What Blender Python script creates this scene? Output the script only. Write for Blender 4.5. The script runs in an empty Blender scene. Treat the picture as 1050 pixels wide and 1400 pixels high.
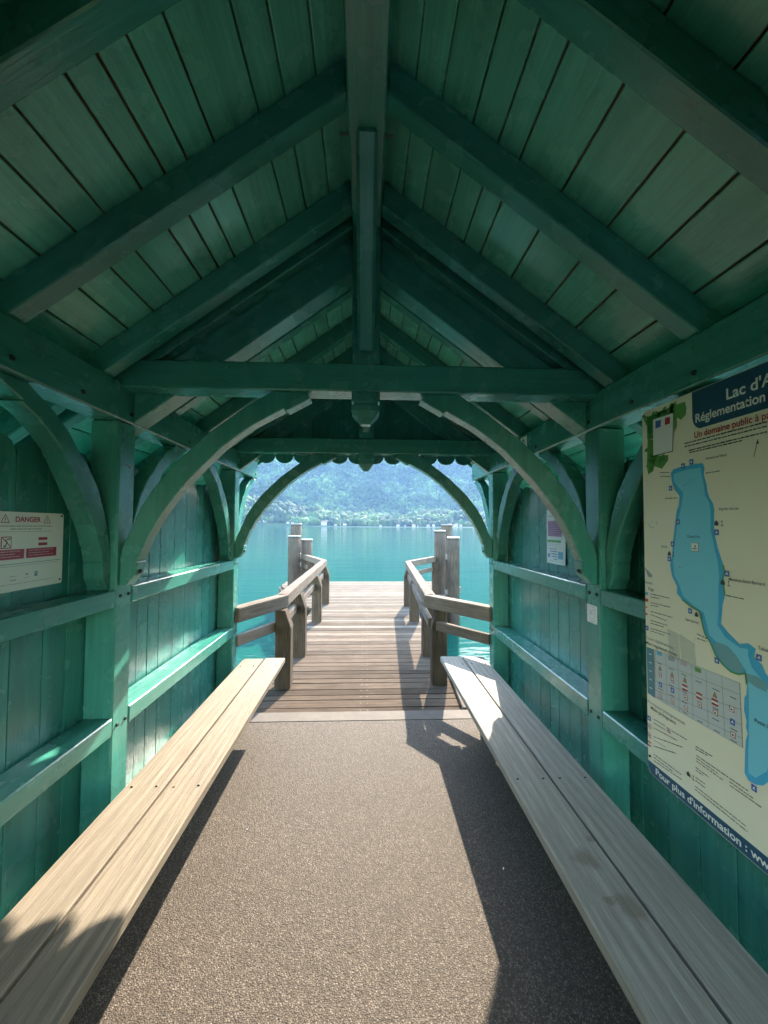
import bpy, bmesh, math, random
import numpy as np
from mathutils import Matrix, Vector

random.seed(11)
S = bpy.context.scene
COL = S.collection

# ------------------------------------------------------------------ camera
cam_data = bpy.data.cameras.new('camera')
cam = bpy.data.objects.new('camera', cam_data)
COL.objects.link(cam)
cam_data.sensor_fit = 'HORIZONTAL'
cam_data.sensor_width = 36.0
cam_data.lens = 36.0 * 0.52793
cam_data.clip_start = 0.02
cam_data.clip_end = 20000
r = Vector((0.99903419, -0.04369142, 0.00466379)).normalized()
f = Vector((0.04349424, 0.99839562, 0.03625505)).normalized()
u = r.cross(f).normalized()
cam.matrix_world = Matrix(((r.x, u.x, -f.x, 0.0059), (r.y, u.y, -f.y, 0.0), (r.z, u.z, -f.z, 1.4588), (0, 0, 0, 1)))
S.camera = cam

# ------------------------------------------------------------------ sun and sky
SUN_A, SUN_K = 0.36, 1.45            # towards the sun: (A, K, 1)
sdir = Vector((SUN_A, SUN_K, 1.0)).normalized()
w = bpy.data.worlds.new('World')
S.world = w
w.use_nodes = True
nt = w.node_tree
nt.nodes.clear()
wo = nt.nodes.new('ShaderNodeOutputWorld')
bg = nt.nodes.new('ShaderNodeBackground')
sky = nt.nodes.new('ShaderNodeTexSky')
sky.sky_type = 'NISHITA'
sky.sun_disc = False
sky.sun_elevation = math.asin(sdir.z)
sky.sun_rotation = math.atan2(sdir.x, sdir.y)
sky.dust_density = 0.9
sky.air_density = 1.7
sky.ozone_density = 3.0
bg.inputs['Strength'].default_value = 0.15
nt.links.new(sky.outputs[0], bg.inputs[0])
nt.links.new(bg.outputs[0], wo.inputs[0])
sun_data = bpy.data.lights.new('sun', 'SUN')
sun_data.energy = 2.3
sun_data.angle = math.radians(0.5)
sun_data.color = (1.0, 0.88, 0.72)
sun = bpy.data.objects.new('sun', sun_data)
COL.objects.link(sun)
sun.rotation_euler = sdir.to_track_quat('Z', 'Y').to_euler()
sun.location = (3, 12, 9)

S.view_settings.view_transform = 'Standard'
S.view_settings.look = 'None'
S.view_settings.gamma = 1
S.view_settings.use_curve_mapping = False
S.view_settings.exposure = 3.62
S.render.engine = 'CYCLES'
S.cycles.max_bounces = 10
S.cycles.diffuse_bounces = 7
S.cycles.glossy_bounces = 4
S.cycles.volume_bounces = 0
S.cycles.caustics_reflective = True
S.cycles.blur_glossy = 1.0
S.cycles.caustics_refractive = False
S.cycles.sample_clamp_indirect = 4.0

# ------------------------------------------------------------------ materials
class NT:
    def __init__(s, name):
        s.m = bpy.data.materials.new(name)
        s.m.use_nodes = True
        s.t = s.m.node_tree
        s.b = s.t.nodes['Principled BSDF']
    def n(s, kind, **kw):
        nd = s.t.nodes.new('ShaderNode' + kind)
        for k, v in kw.items():
            if k[0] == '_':
                setattr(nd, k[1:], v)
            else:
                nd.inputs[k.replace('__', ' ')].default_value = v
        return nd
    def l(s, a, b):
        s.t.links.new(a, b)
    def math(s, op, a, b=None, clamp=False):
        nd = s.n('Math', _operation=op, _use_clamp=clamp)
        for i, x in enumerate((a, b)):
            if x is None: continue
            if isinstance(x, (int, float)): nd.inputs[i].default_value = x
            else: s.l(x, nd.inputs[i])
        return nd.outputs[0]
    def coords(s, scale=(1, 1, 1), rand=True, kind='Object'):
        tc = s.n('TexCoord')
        src = tc.outputs[kind]
        if rand:
            oi = s.n('ObjectInfo')
            mu = s.n('VectorMath', _operation='SCALE')
            s.l(oi.outputs['Random'], mu.inputs['Scale'])
            mu.inputs[0].default_value = (37.0, 17.0, 23.0)
            ad = s.n('VectorMath', _operation='ADD')
            s.l(src, ad.inputs[0]); s.l(mu.outputs[0], ad.inputs[1])
            src = ad.outputs[0]
        mp = s.n('Mapping')
        mp.inputs['Scale'].default_value = scale
        s.l(src, mp.inputs['Vector'])
        return mp.outputs[0]
    def noise(s, vec, scale, detail=3, rough=.5, dist=0.0):
        nd = s.n('TexNoise', Scale=scale, Detail=detail, Roughness=rough, Distortion=dist)
        s.l(vec, nd.inputs['Vector'])
        return nd.outputs['Fac']
    def ramp(s, fac, stops, interp='LINEAR'):
        nd = s.n('ValToRGB')
        nd.color_ramp.interpolation = interp
        el = nd.color_ramp.elements
        while len(el) < len(stops): el.new(.5)
        for e, (p, c) in zip(el, stops):
            e.position = p
            e.color = (c[0], c[1], c[2], 1) if isinstance(c, tuple) else (c, c, c, 1)
        s.l(fac, nd.inputs[0])
        return nd.outputs[0]
    def mix(s, fac, a, b, blend='MIX'):
        nd = s.n('Mix', _data_type='RGBA', _blend_type=blend)
        for x, i in ((fac, 0), (a, 6), (b, 7)):
            if isinstance(x, (int, float)): nd.inputs[i].default_value = x
            elif isinstance(x, tuple): nd.inputs[i].default_value = (*x, 1)
            else: s.l(x, nd.inputs[i])
        return nd.outputs[2]
    def bump(s, h, strength, dist, prev=None):
        nd = s.n('Bump', Strength=strength, Distance=dist)
        s.l(h, nd.inputs['Height'])
        if prev is not None: s.l(prev, nd.inputs['Normal'])
        return nd.outputs[0]
    def out(s, col=None, rough=None, nor=None, spec=None):
        for x, k in ((col, 'Base Color'), (rough, 'Roughness'), (nor, 'Normal'), (spec, 'Specular IOR Level')):
            if x is None: continue
            if isinstance(x, (int, float)): s.b.inputs[k].default_value = x
            elif isinstance(x, tuple): s.b.inputs[k].default_value = (*x, 1)
            else: s.l(x, s.b.inputs[k])
        return s.m

GREEN = (0.044, 0.238, 0.190)

def paint(name, axis, base=GREEN, worn=0.25):
    t = NT(name)
    st = {0: (1.0, 16, 16), 2: (16, 16, 1.0), 1: (16, 1.0, 16)}[axis]
    v = t.coords(st)
    grain = t.noise(v, 6, 5, .6, .4)
    v2 = t.coords((1, 1, 1))
    blotch = t.noise(v2, 3.2, 5, .6)
    oi = t.n('ObjectInfo')
    rnd = t.ramp(oi.outputs['Random'], [(0, .86), (1, 1.12)])
    c = t.mix(t.ramp(grain, [(.3, .0), (.75, 1.0)]), tuple(x * .88 for x in base), tuple(x * 1.1 for x in base))
    c = t.mix(1.0, c, rnd, 'MULTIPLY')
    # dirty, slightly bleached zones
    c = t.mix(t.ramp(blotch, [(.40, 0.0), (.80, worn)]), c, (.12, .33, .245))
    # long brushed streaks and tiny chips down to the primer
    streak = t.ramp(t.noise(t.coords({0: (.35, 9, 9), 2: (9, 9, .35), 1: (9, .35, 9)}[axis]), 2.5, 4, .65), [(.3, .80), (.7, 1.14)])
    c = t.mix(1.0, c, streak, 'MULTIPLY')
    chip = t.ramp(t.noise(t.coords(), 70, 3, .6), [(.735, 0.0), (.75, .8)])
    cm = t.ramp(t.noise(v2, 2.3, 3), [(.50, 0.0), (.62, 1.0)])
    c = t.mix(t.math('MULTIPLY', chip, cm), c, (.25, .27, .20))
    # knots and small scuffs
    vo = t.n('TexVoronoi', Scale=5.5)
    t.l(t.coords({0: (.6, 1.3, 1.3), 2: (1.3, 1.3, .6), 1: (1.3, .6, 1.3)}[axis]), vo.inputs['Vector'])
    kn = t.ramp(vo.outputs['Distance'], [(.015, .6), (.045, 0.0)])
    keep = t.ramp(t.noise(v2, 1.7, 2), [(.58, 0.0), (.68, 1.0)])
    kf = t.math('MULTIPLY', kn, keep)
    sc = t.ramp(t.noise(v, 11, 4, .7), [(.70, 0.0), (.86, .14)])
    c = t.mix(t.math('MAXIMUM', kf, sc), c, (.014, .055, .04))
    b1 = t.bump(grain, .32, .004)
    b2 = t.bump(blotch, .12, .02, b1)
    rg = t.ramp(t.noise(v2, 9, 4), [(.3, .15), (.7, .33)])
    return t.out(c, rg, b2, .6)

def timber(name, lo, hi, dark, axis=0, rough=.9, fine=1.0, bump=.5, tone=(.8, 1.15), scr=.35):
    t = NT(name)
    k = {0: (1.2, 26, 26), 2: (26, 26, 1.2)}[axis]
    v = t.coords(k)
    grain = t.noise(v, 3.2 * fine, 7, .62, .5)
    fibre = t.noise(t.coords({0: (3, 120, 120), 2: (120, 120, 3)}[axis]), 3, 4, .7)
    v2 = t.coords()
    blotch = t.noise(v2, 4, 5, .6)
    oi = t.n('ObjectInfo')
    rnd = t.ramp(oi.outputs['Random'], [(0, tone[0]), (1, tone[1])])
    c = t.mix(t.ramp(grain, [(.3, 0.0), (.7, 1.0)]), lo, hi)
    c = t.mix(t.ramp(blotch, [(.4, 0.0), (.75, .55)]), c, tuple(x * .72 for x in lo))
    c = t.mix(t.ramp(fibre, [(.56, 0.0), (.74, scr)]), c, dark)
    vo = t.n('TexVoronoi', Scale=3.0)
    t.l(t.coords({0: (.8, 2.4, 2.4), 2: (2.4, 2.4, .8)}[axis]), vo.inputs['Vector'])
    c = t.mix(t.ramp(vo.outputs['Distance'], [(.025, .8), (.075, 0.0)]), c, dark)
    c = t.mix(1.0, c, rnd, 'MULTIPLY')
    h = t.math('ADD', grain, t.math('MULTIPLY', fibre, .5))
    return t.out(c, rough, t.bump(h, bump, .004), .05)

M = {}
M['paint_x'] = paint('green_paint', 0)
M['paint_z'] = paint('green_paint_upright', 2)
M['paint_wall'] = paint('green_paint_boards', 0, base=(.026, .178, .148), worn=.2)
M['paint_roof'] = paint('green_paint_ceiling', 0, base=(.130, .48, .355), worn=.3)  # lighter copy of the beam green, with bounced light painted into it
M['bench'] = timber('bench_wood', (.40, .31, .20), (.54, .45, .32), (.16, .115, .07), rough=.62, bump=.45, tone=(.93, 1.06))
M['bench_edge'] = M['bench']
M['deck_mid'] = timber('deck_wood_mixed', (.070, .051, .037), (.150, .114, .084), (.04, .03, .022), tone=(.55, 1.45), bump=.8, scr=.6)
M['deck_brown'] = timber('deck_wood_brown', (.050, .036, .026), (.112, .082, .058), (.03, .02, .014), tone=(.65, 1.3), bump=.8, scr=.6)
M['deck_grey'] = timber('deck_wood_pale', (.095, .077, .060), (.20, .165, .130), (.06, .045, .034), tone=(.6, 1.2), bump=.8, scr=.5)
M['rail_wood'] = timber('weathered_rail_wood', (.12, .093, .072), (.25, .20, .157), (.05, .038, .03), bump=.8, scr=.6)
M['post_wood'] = timber('weathered_post_wood', (.052, .037, .026), (.125, .094, .068), (.018, .025, .02), axis=2, bump=.8, scr=.7)
M['pile_wood'] = timber('grey_pile_wood', (.062, .048, .037), (.155, .125, .098), (.03, .025, .02), axis=2, bump=1.0, scr=.8)

def plain(name, col, rough=.5, metal=0.0, spec=None, var=0.0):
    t = NT(name)
    t.b.inputs['Metallic'].default_value = metal
    c = col
    if var:
        c = t.mix(t.ramp(t.noise(t.coords(rand=False), 9, 4, .6), [(.35, 0.0), (.7, 1.0)]), tuple(x * (1 - var) for x in col), col)
    return t.out(c, rough, None, spec)

M['bolt'] = plain('dark_bolt_metal', (.02, .03, .028), .45, .6)
M['steel'] = plain('steel', (.45, .45, .44), .35, .9)
M['cap'] = plain('pile_cap_metal', (.32, .31, .29), .5, .7, var=.3)
M['membrane'] = plain('red_brown_roof_underlay', (.36, .11, .055), .9)
M['sill'] = plain('sill_concrete', (.075, .058, .043), .85, var=.3)
M['slab'] = plain('quay_concrete', (.30, .28, .25), .9, var=.3)

# coarse asphalt with pale chippings
t = NT('asphalt_with_pale_chippings')
v = t.coords(rand=False)
vo = t.n('TexVoronoi', Scale=190.0, Randomness=1.0); t.l(v, vo.inputs['Vector'])
sep = t.n('SeparateColor'); t.l(vo.outputs['Color'], sep.inputs[0])
c = t.ramp(sep.outputs[0], [(0, (.052, .042, .035)), (.4, (.102, .083, .067)), (.75, (.178, .147, .120)), (.95, (.33, .28, .23))])
edge = t.ramp(vo.outputs['Distance'], [(.25, 1.0), (.60, .30)])
c = t.mix(1.0, c, edge, 'MULTIPLY')
big = t.ramp(t.noise(v, 2.2, 5, .65), [(.3, .84), (.7, 1.10)])
c = t.mix(1.0, c, big, 'MULTIPLY')
fine = t.ramp(t.noise(v, 14, 5, .7), [(.3, .88), (.7, 1.08)])
c = t.mix(1.0, c, fine, 'MULTIPLY')
spotv = t.n('TexVoronoi', Scale=5.0); t.l(t.coords((1, .8, 1), rand=False), spotv.inputs['Vector'])
c = t.mix(t.ramp(spotv.outputs['Distance'], [(.03, .55), (.075, 0.0)]), c, (.05, .042, .036))
# trodden, polished middle and dirt gathered towards the walls
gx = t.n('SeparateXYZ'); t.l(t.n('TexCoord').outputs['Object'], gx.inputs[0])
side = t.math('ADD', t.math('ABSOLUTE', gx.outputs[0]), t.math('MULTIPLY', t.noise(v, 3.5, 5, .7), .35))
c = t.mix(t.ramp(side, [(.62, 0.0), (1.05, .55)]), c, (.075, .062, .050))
vo2 = t.n('TexVoronoi', Scale=80.0); t.l(v, vo2.inputs['Vector'])
h = t.math('ADD', t.math('MULTIPLY', vo.outputs['Distance'], -1.0), t.math('MULTIPLY', vo2.outputs['Distance'], -.6))
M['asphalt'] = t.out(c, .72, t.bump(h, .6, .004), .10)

# lake water: milky turquoise body, rippled surface
t = NT('turquoise_lake_water')
v1 = t.coords((.45, 1.5, 1), rand=False)
n1 = t.noise(v1, .55, 4, .55, .3)
n2 = t.noise(t.coords((1.1, 3.4, 1), rand=False), 1.4, 4, .6, .4)
n3 = t.noise(t.coords((.05, .12, 1), rand=False), .5, 3, .5)
h = t.math('ADD', t.math('MULTIPLY', n1, .10), t.math('MULTIPLY', n2, .014))
c = t.mix(t.ramp(n3, [(.35, 0.0), (.7, 1.0)]), (.006, .055, .041), (.009, .072, .049))
t.b.inputs['IOR'].default_value = 1.25
M['water'] = t.out(c, .05, t.bump(h, .32, 1.0), .16)

# distant wooded slope
t = NT('distant_leaf_canopy')
ge = t.n('NewGeometry')
isl = t.ramp(ge.outputs['Random Per Island'], [(0, (.022, .045, .011)), (.5, (.042, .080, .018)), (1, (.085, .120, .034))])
v = t.coords(rand=False)
pat = t.ramp(t.noise(v, .0060, 5, .62), [(.42, .5), (.52, .9), (.62, 1.8)])
M['canopy'] = t.out(t.mix(1.0, isl, pat, 'MULTIPLY'), .8, t.bump(t.noise(v, .35, 4, .7), 1.0, 3.0), .2)
t = NT('distant_hill_ground')
v = t.coords(rand=False)
c = t.mix(t.ramp(t.noise(v, .02, 6, .7), [(.4, 0.0), (.65, 1.0)]), (.025, .05, .016), (.07, .11, .035))
M['hill'] = t.out(c, .9, t.bump(t.noise(v, .06, 6, .7), 1.0, 12.0), .1)
t = NT('shore_grass')
v = t.coords(rand=False)
c = t.mix(t.noise(v, 3, 6, .7), (.05, .09, .02), (.10, .14, .04))
M['grass'] = t.out(c, .9, t.bump(t.noise(v, 40, 4, .7), .8, .03), .2)
M['gravel'] = plain('shore_path_gravel', (.24, .215, .18), .9, var=.3)
M['house_wall'] = plain('pale_house_render', (.46, .43, .38), .8)
M['house_roof'] = plain('brown_house_tiles', (.22, .12, .08), .8)
M['beach'] = plain('pale_shore_stones', (.42, .40, .34), .9)

# flat prints
def ink(name, col, rough=.38, fade=.12):
    t = NT('print_' + name)
    v = t.coords(rand=False)
    c = t.mix(t.ramp(t.noise(v, 7, 5, .65), [(.35, fade), (.75, 0.0)]), col, tuple(x * .75 + .03 for x in col))
    return t.out(c, rough, None, .5)
for k, c in dict(cream=(.86, .79, .60), navy=(.018, .085, .150), white=(.82, .82, .78), red=(.45, .035, .03), black=(.035, .04, .035),
                 lake=(.05, .42, .70), pale=(.19, .62, .78), marsh=(.17, .38, .42), leaf=(.04, .23, .03), leafl=(.12, .34, .06), table=(.58, .61, .60), grey=(.33, .34, .33),
                 blue=(.05, .13, .42), teal=(.07, .22, .28), sky=(.10, .42, .62), pink=(.55, .42, .44), crimson=(.40, .02, .07),
                 orange=(.62, .30, .08), purple=(.34, .10, .30), scratch=(.62, .60, .47), signw=(.80, .82, .78)).items():
    M['ink_' + k] = ink(k, c)

# ------------------------------------------------------------------ builders
def link(name, me, mat=None, parent=None, mw=None, kind=None):
    o = bpy.data.objects.new(name, me)
    COL.objects.link(o)
    if mat is not None and me is not None and not me.materials:
        me.materials.append(mat)
    o.matrix_world = mw if mw is not None else Matrix()
    WM[o.name] = o.matrix_world.copy()
    if parent is not None:
        o.parent = parent
        o.matrix_parent_inverse = WM[parent.name].inverted()
    if kind: o['kind'] = kind
    return o
WM = {}
def tag(o, label, cat, group=None):
    o['label'] = label; o['category'] = cat
    if group: o['group'] = group
    return o
def empty(name, loc, label, cat, group=None):
    o = link(name, None, mw=Matrix.Translation(loc))
    o.empty_display_size = .1
    return tag(o, label, cat, group)

def bevel_all(bm, b, seg=1):
    bmesh.ops.bevel(bm, geom=list(bm.edges), offset=b, segments=seg, affect='EDGES', profile=.5)
BOX = {}
def box_mesh(L, W, H, b, mat):
    k = (round(L, 4), round(W, 4), round(H, 4), b, mat.name)
    if k in BOX: return BOX[k]
    bm = bmesh.new()
    bmesh.ops.create_cube(bm, size=1)
    bmesh.ops.scale(bm, vec=(L, W, H), verts=bm.verts)
    if b: bevel_all(bm, b)
    me = bpy.data.meshes.new('piece'); bm.to_mesh(me); bm.free()
    me.materials.append(mat)
    BOX[k] = me
    return me
def beam(name, p0, p1, W, H, mat, parent, up=(0, 0, 1), b=.004, off=0.0, kind=None):
    """square timber whose centre line runs p0 to p1; W across, H along up; local X is the grain"""
    p0, p1 = Vector(p0), Vector(p1)
    x = (p1 - p0); L = x.length; x.normalize()
    y = Vector(up).cross(x).normalized(); z = x.cross(y)
    c = (p0 + p1) / 2 + z * off
    mw = Matrix(((x.x, y.x, z.x, c.x), (x.y, y.y, z.y, c.y), (x.z, y.z, z.z, c.z), (0, 0, 0, 1)))
    return link(name, box_mesh(L, W, H, b, mat), None, parent, mw, kind)
def block(name, lo, hi, mat, parent, axis=1, b=.004, kind=None):
    lo, hi = Vector(lo), Vector(hi); c = (lo + hi) / 2; d = hi - lo
    a = [c.copy(), c.copy()]; a[0][axis] = lo[axis]; a[1][axis] = hi[axis]
    if axis == 1: return beam(name, a[0], a[1], d.x, d.z, mat, parent, (0, 0, 1), b, kind=kind)
    if axis == 0: return beam(name, a[0], a[1], d.y, d.z, mat, parent, (0, 0, 1), b, kind=kind)
    return beam(name, a[0], a[1], d.x, d.y, mat, parent, (0, 1, 0), b, kind=kind)
def prism(pts, y0, y1, b=0.0):
    """closed outline in the XZ plane pushed from y0 to y1"""
    bm = bmesh.new()
    vs = [bm.verts.new((x, y0, z)) for x, z in pts]
    fc = bm.faces.new(vs)
    ex = bmesh.ops.extrude_face_region(bm, geom=[fc])
    bmesh.ops.translate(bm, vec=(0, y1 - y0, 0), verts=[g for g in ex['geom'] if isinstance(g, bmesh.types.BMVert)])
    bmesh.ops.recalc_face_normals(bm, faces=bm.faces)
    if b:
        es = [e for e in bm.edges if len({round(v.co.y, 4) for v in e.verts}) == 1]
        bmesh.ops.bevel(bm, geom=es, offset=b, segments=1, affect='EDGES', profile=.5)
    bmesh.ops.triangulate(bm, faces=[f_ for f_ in bm.faces if len(f_.verts) > 4])
    me = bpy.data.meshes.new('piece'); bm.to_mesh(me); bm.free()
    return me
def cyl(name, p0, p1, r0, r1, mat, parent, n=12, bev=0.0, kind=None):
    p0, p1 = Vector(p0), Vector(p1); L = (p1 - p0).length
    key = ('c', round(L, 4), r0, r1, n, bev, mat.name)
    if key not in BOX:
        bm = bmesh.new()
        bmesh.ops.create_cone(bm, cap_ends=True, segments=n, radius1=r0, radius2=r1, depth=L)
        for f_ in bm.faces: f_.smooth = len(f_.verts) == 4
        me = bpy.data.meshes.new('piece'); bm.to_mesh(me); bm.free(); me.materials.append(mat); BOX[key] = me
    q = (p1 - p0).to_track_quat('Z', 'Y').to_matrix().to_4x4()
    return link(name, BOX[key], None, parent, Matrix.Translation((p0 + p1) / 2) @ q, kind)

# ------------------------------------------------------------------ ground, quay, water, hills
def sheet(name, pts, z, mat):
    me = bpy.data.meshes.new(name)
    me.from_pydata([(x, y, z) for x, y in pts], [], [list(range(len(pts)))])
    return link(name, me, mat, kind='structure')
WZ = -0.60
me = bpy.data.meshes.new('lake'); me.from_pydata([(-9000, -20, WZ), (9000, -20, WZ), (9000, 9000, WZ), (-9000, 9000, WZ)], [], [(0, 1, 2, 3)])
link('lake_water', me, M['water'], kind='structure')
block('floor', (-1.30, -2.2, -.35), (1.30, 3.105, 0), M['asphalt'], None, b=0, kind='structure')
block('sill', (-1.30, 3.109, -.30), (1.30, 3.268, 0.001), M['sill'], None, b=.006, kind='structure')
block('quay_wall', (-1.26, -2.2, -3), (1.26, 3.20, -.36), M['slab'], None, b=0, kind='structure')
me = bpy.data.meshes.new('shore_ground')
xs = np.linspace(-60, 60, 61); ys = np.linspace(-90, -2.21, 40)
vv = []
rg = np.random.RandomState(3)
for y in ys:
    for x in xs:
        k = min(1, (-2.21 - y) / 3)
        vv.append((x, y, -.10 + .5 * k * math.sin(x * .13) * math.cos(y * .11) * .4 - (0.0 if k > .2 else .0)))
nx = len(xs)
me.from_pydata(vv, [], [(j * nx + i, j * nx + i + 1, (j + 1) * nx + i + 1, (j + 1) * nx + i) for j in range(len(ys) - 1) for i in range(nx - 1)])
link('shore_ground', me, M['grass'], kind='structure')
block('shore_bank', (-60, -2.9, -4), (60, -2.22, -.085), M['slab'], None, b=0, kind='structure')
block('shore_path', (-1.6, -14, -.09), (1.6, -2.22, .0), M['gravel'], None, b=0, kind='structure')

def hnoise(x, y, seed):
    rs = np.random.RandomState(seed)
    s = 0
    for k in range(6):
        fx, fy, ph = rs.uniform(-1, 1), rs.uniform(-1, 1), rs.uniform(0, 6.28)
        s = s + np.sin(x * fx + y * fy + ph)
    return s / 3
def height(x, y):
    base = np.clip((y - 1640) / 60, 0, 1) * 4
    foot = 120 * np.exp(-(((x + 560) / 300) ** 2 + ((y - 1900) / 210) ** 2)) + 55 * np.exp(-(((x - 420) / 260) ** 2 + ((y - 1980) / 170) ** 2))
    foot += 30 * np.exp(-(((x + 60) / 260) ** 2 + ((y - 1930) / 150) ** 2))
    m = np.clip(y - 2060, 0, None)
    mt = m * (.43 + .10 * hnoise(x / 420, y / 700, 5)) + np.clip(m / 300, 0, 1) * (85 * hnoise(x / 130, y / 170, 8) + 36 * hnoise(x / 48, y / 60, 9))
    mt = mt + np.clip(y - 3000, 0, None) * .55 * (1 + .25 * hnoise(x / 500, y / 600, 15))
    mt = np.where(mt > 1450, 1450 + (mt - 1450) * .05, mt)
    return np.where(y < 1640, -8, WZ + base + (foot + mt) * np.clip((y - 1640) / 110, 0, 1))
xs = np.concatenate([np.linspace(-5200, -1300, 40)[:-1], np.linspace(-1300, 1300, 150), np.linspace(1300, 5200, 40)[1:]])
ys = np.concatenate([np.linspace(1600, 3300, 130), np.linspace(3300, 5200, 30)[1:]])
X, Y = np.meshgrid(xs, ys)
Z = height(X, Y)
V = np.stack([X, Y, Z], -1).reshape(-1, 3)
nx = len(xs)
idx = np.arange(len(V)).reshape(len(ys), nx)
Fq = np.stack([idx[:-1, :-1], idx[:-1, 1:], idx[1:, 1:], idx[1:, :-1]], -1).reshape(-1, 4)
me = bpy.data.meshes.new('far_hills'); me.from_pydata(V.tolist(), [], Fq.tolist())
for p_ in me.polygons: p_.use_smooth = True
link('far_hills', me, M['hill'], kind='structure')
block('far_beach', (-1500, 1652, -3), (1500, 1668, WZ + 1.6), M['beach'], None, axis=0, b=0, kind='structure')

# woodland on the far slope: thousands of lumpy crowns as one mass
bm = bmesh.new(); bmesh.ops.create_icosphere(bm, subdivisions=2, radius=1)
iv = np.array([v_.co[:] for v_ in bm.verts]); itri = np.array([[v_.index for v_ in f_.verts] for f_ in bm.faces]); bm.free()
rs = np.random.RandomState(21)
P = []
n_try = 44000
px = rs.uniform(-1150, 1150, n_try); py = 1690 + (rs.uniform(0, 1, n_try) ** 1.25) * 1500
ok = (np.abs(px) < .43 * py)
px, py = px[ok], py[ok]
pz = height(px, py)
ok = pz < .31 * py
px, py, pz = px[ok], py[ok], pz[ok]
dens = hnoise(px / 60, py / 60, 31) + .9 * hnoise(px / 23, py / 23, 33)
ok = (dens > -.75) | (py > 2150)
px, py, pz = px[ok][:19000], py[ok][:19000], pz[ok][:19000]
N = len(px)
rad = rs.uniform(5.0, 11.0, N) * np.where(rs.rand(N) < .12, 1.5, 1) * (1 + .25 * hnoise(px / 90, py / 90, 41))
rad = np.clip(rad, 4, 19)
jit = 1 + rs.uniform(-.30, .30, (N, len(iv), 1))
sc = np.stack([rad, rad, rad * rs.uniform(.9, 1.5, N)], -1)[:, None, :]
VV = iv[None] * jit * sc + np.stack([px, py, pz + rad * .7], -1)[:, None, :]
FF = itri[None] + (np.arange(N) * len(iv))[:, None, None]
def fast_mesh(name, V, F):
    me = bpy.data.meshes.new(name)
    V = V.reshape(-1, 3).astype(np.float32); F = F.reshape(-1, 3).astype(np.int32)
    me.vertices.add(len(V)); me.vertices.foreach_set('co', V.ravel())
    me.loops.add(F.size); me.loops.foreach_set('vertex_index', F.ravel())
    me.polygons.add(len(F)); me.polygons.foreach_set('loop_start', np.arange(0, F.size, 3, dtype=np.int32))
    me.polygons.foreach_set('loop_total', np.full(len(F), 3, dtype=np.int32))
    me.update(); me.validate()
    return me
o = link('far_woodland', fast_mesh('far_woodland', VV, FF), M['canopy'], kind='stuff')

# houses along the far shore
hb = bmesh.new(); bmesh.ops.create_cube(hb, size=1); bmesh.ops.scale(hb, vec=(13, 9, 7), verts=hb.verts); bmesh.ops.translate(hb, vec=(0, 0, 3.5), verts=hb.verts)
h_wall = bpy.data.meshes.new('wall'); hb.to_mesh(h_wall); hb.free(); h_wall.materials.append(M['house_wall'])
h_roof = prism([(-5.6, 6.9), (5.6, 6.9), (0, 11)], -7.4, 7.4); h_roof.materials.append(M['house_roof'])
h_win = bpy.data.meshes.new('window')
wv = []; wf = []
for i in range(4):
    for k in range(2):
        x0 = -5.4 + i * 3; z0 = 1.2 + k * 3; n0 = len(wv)
        wv += [(x0, -4.53, z0), (x0 + 1.2, -4.53, z0), (x0 + 1.2, -4.53, z0 + 1.5), (x0, -4.53, z0 + 1.5)]; wf.append((n0, n0 + 1, n0 + 2, n0 + 3))
h_win.from_pydata(wv, [], wf); h_win.materials.append(M['bolt'])
spots = [(-175, 1690, 1.3), (-150, 1700, 1.0), (-132, 1684, .8), (-118, 1706, 1.1), (-98, 1690, .9), (140, 1690, .8), (165, 1700, 1.0), (190, 1685, .9), (210, 1695, .7), (232, 1688, 1.0), (262, 1692, .9), (282, 1683, .7), (300, 1700, 1.1),
         (322, 1688, .8), (345, 1694, 1.0), (372, 1686, .8), (400, 1697, .9), (-410, 1690, .9), (-445, 1700, 1.0), (60, 1686, .7), (20, 1694, .8), (-300, 1692, .7), (-330, 1698, .9), (430, 1694, .8), (455, 1705, 1.0)]
for i, (x, y, s_) in enumerate(spots):
    y = 1668 + (y - 1684) * 1.1 + random.uniform(0, 16); x += random.uniform(-9, 9); s_ *= random.uniform(.85, 1.35)
    e = empty('far_house', (x, y, float(height(np.array(x * 1.0), np.array(y * 1.0)))), 'tiny pale house with a brown roof among the trees on the far shore', 'house', 'houses along the far shore')
    rz = random.uniform(-.5, .5)
    mw = Matrix.Translation(e.location) @ Matrix.Rotation(rz, 4, 'Z') @ Matrix.Scale(s_, 4)
    link('wall', h_wall, None, e, mw)
    link('roof', h_roof, None, e, mw @ Matrix.Rotation(math.pi / 2, 4, 'Z'))
    link('window_row', h_win, None, e, mw, 'stuff')

# haze over the lake
t = NT('lake_haze'); t.t.nodes.clear()
mo_ = t.t.nodes.new('ShaderNodeOutputMaterial'); pv = t.t.nodes.new('ShaderNodeVolumePrincipled')
pv.inputs['Color'].default_value = (.32, .56, .96, 1); pv.inputs['Density'].default_value = .000074
pv.inputs['Anisotropy'].default_value = 0.0
t.l(pv.outputs[0], mo_.inputs['Volume'])
bm = bmesh.new(); bmesh.ops.create_cube(bm, size=1)
bmesh.ops.scale(bm, vec=(20000, 12400, 1717), verts=bm.verts); bmesh.ops.translate(bm, vec=(0, 5200, 855), verts=bm.verts)
me = bpy.data.meshes.new('haze'); bm.to_mesh(me); bm.free(); me.materials.append(t.m)
link('haze', me, kind='stuff')

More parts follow.
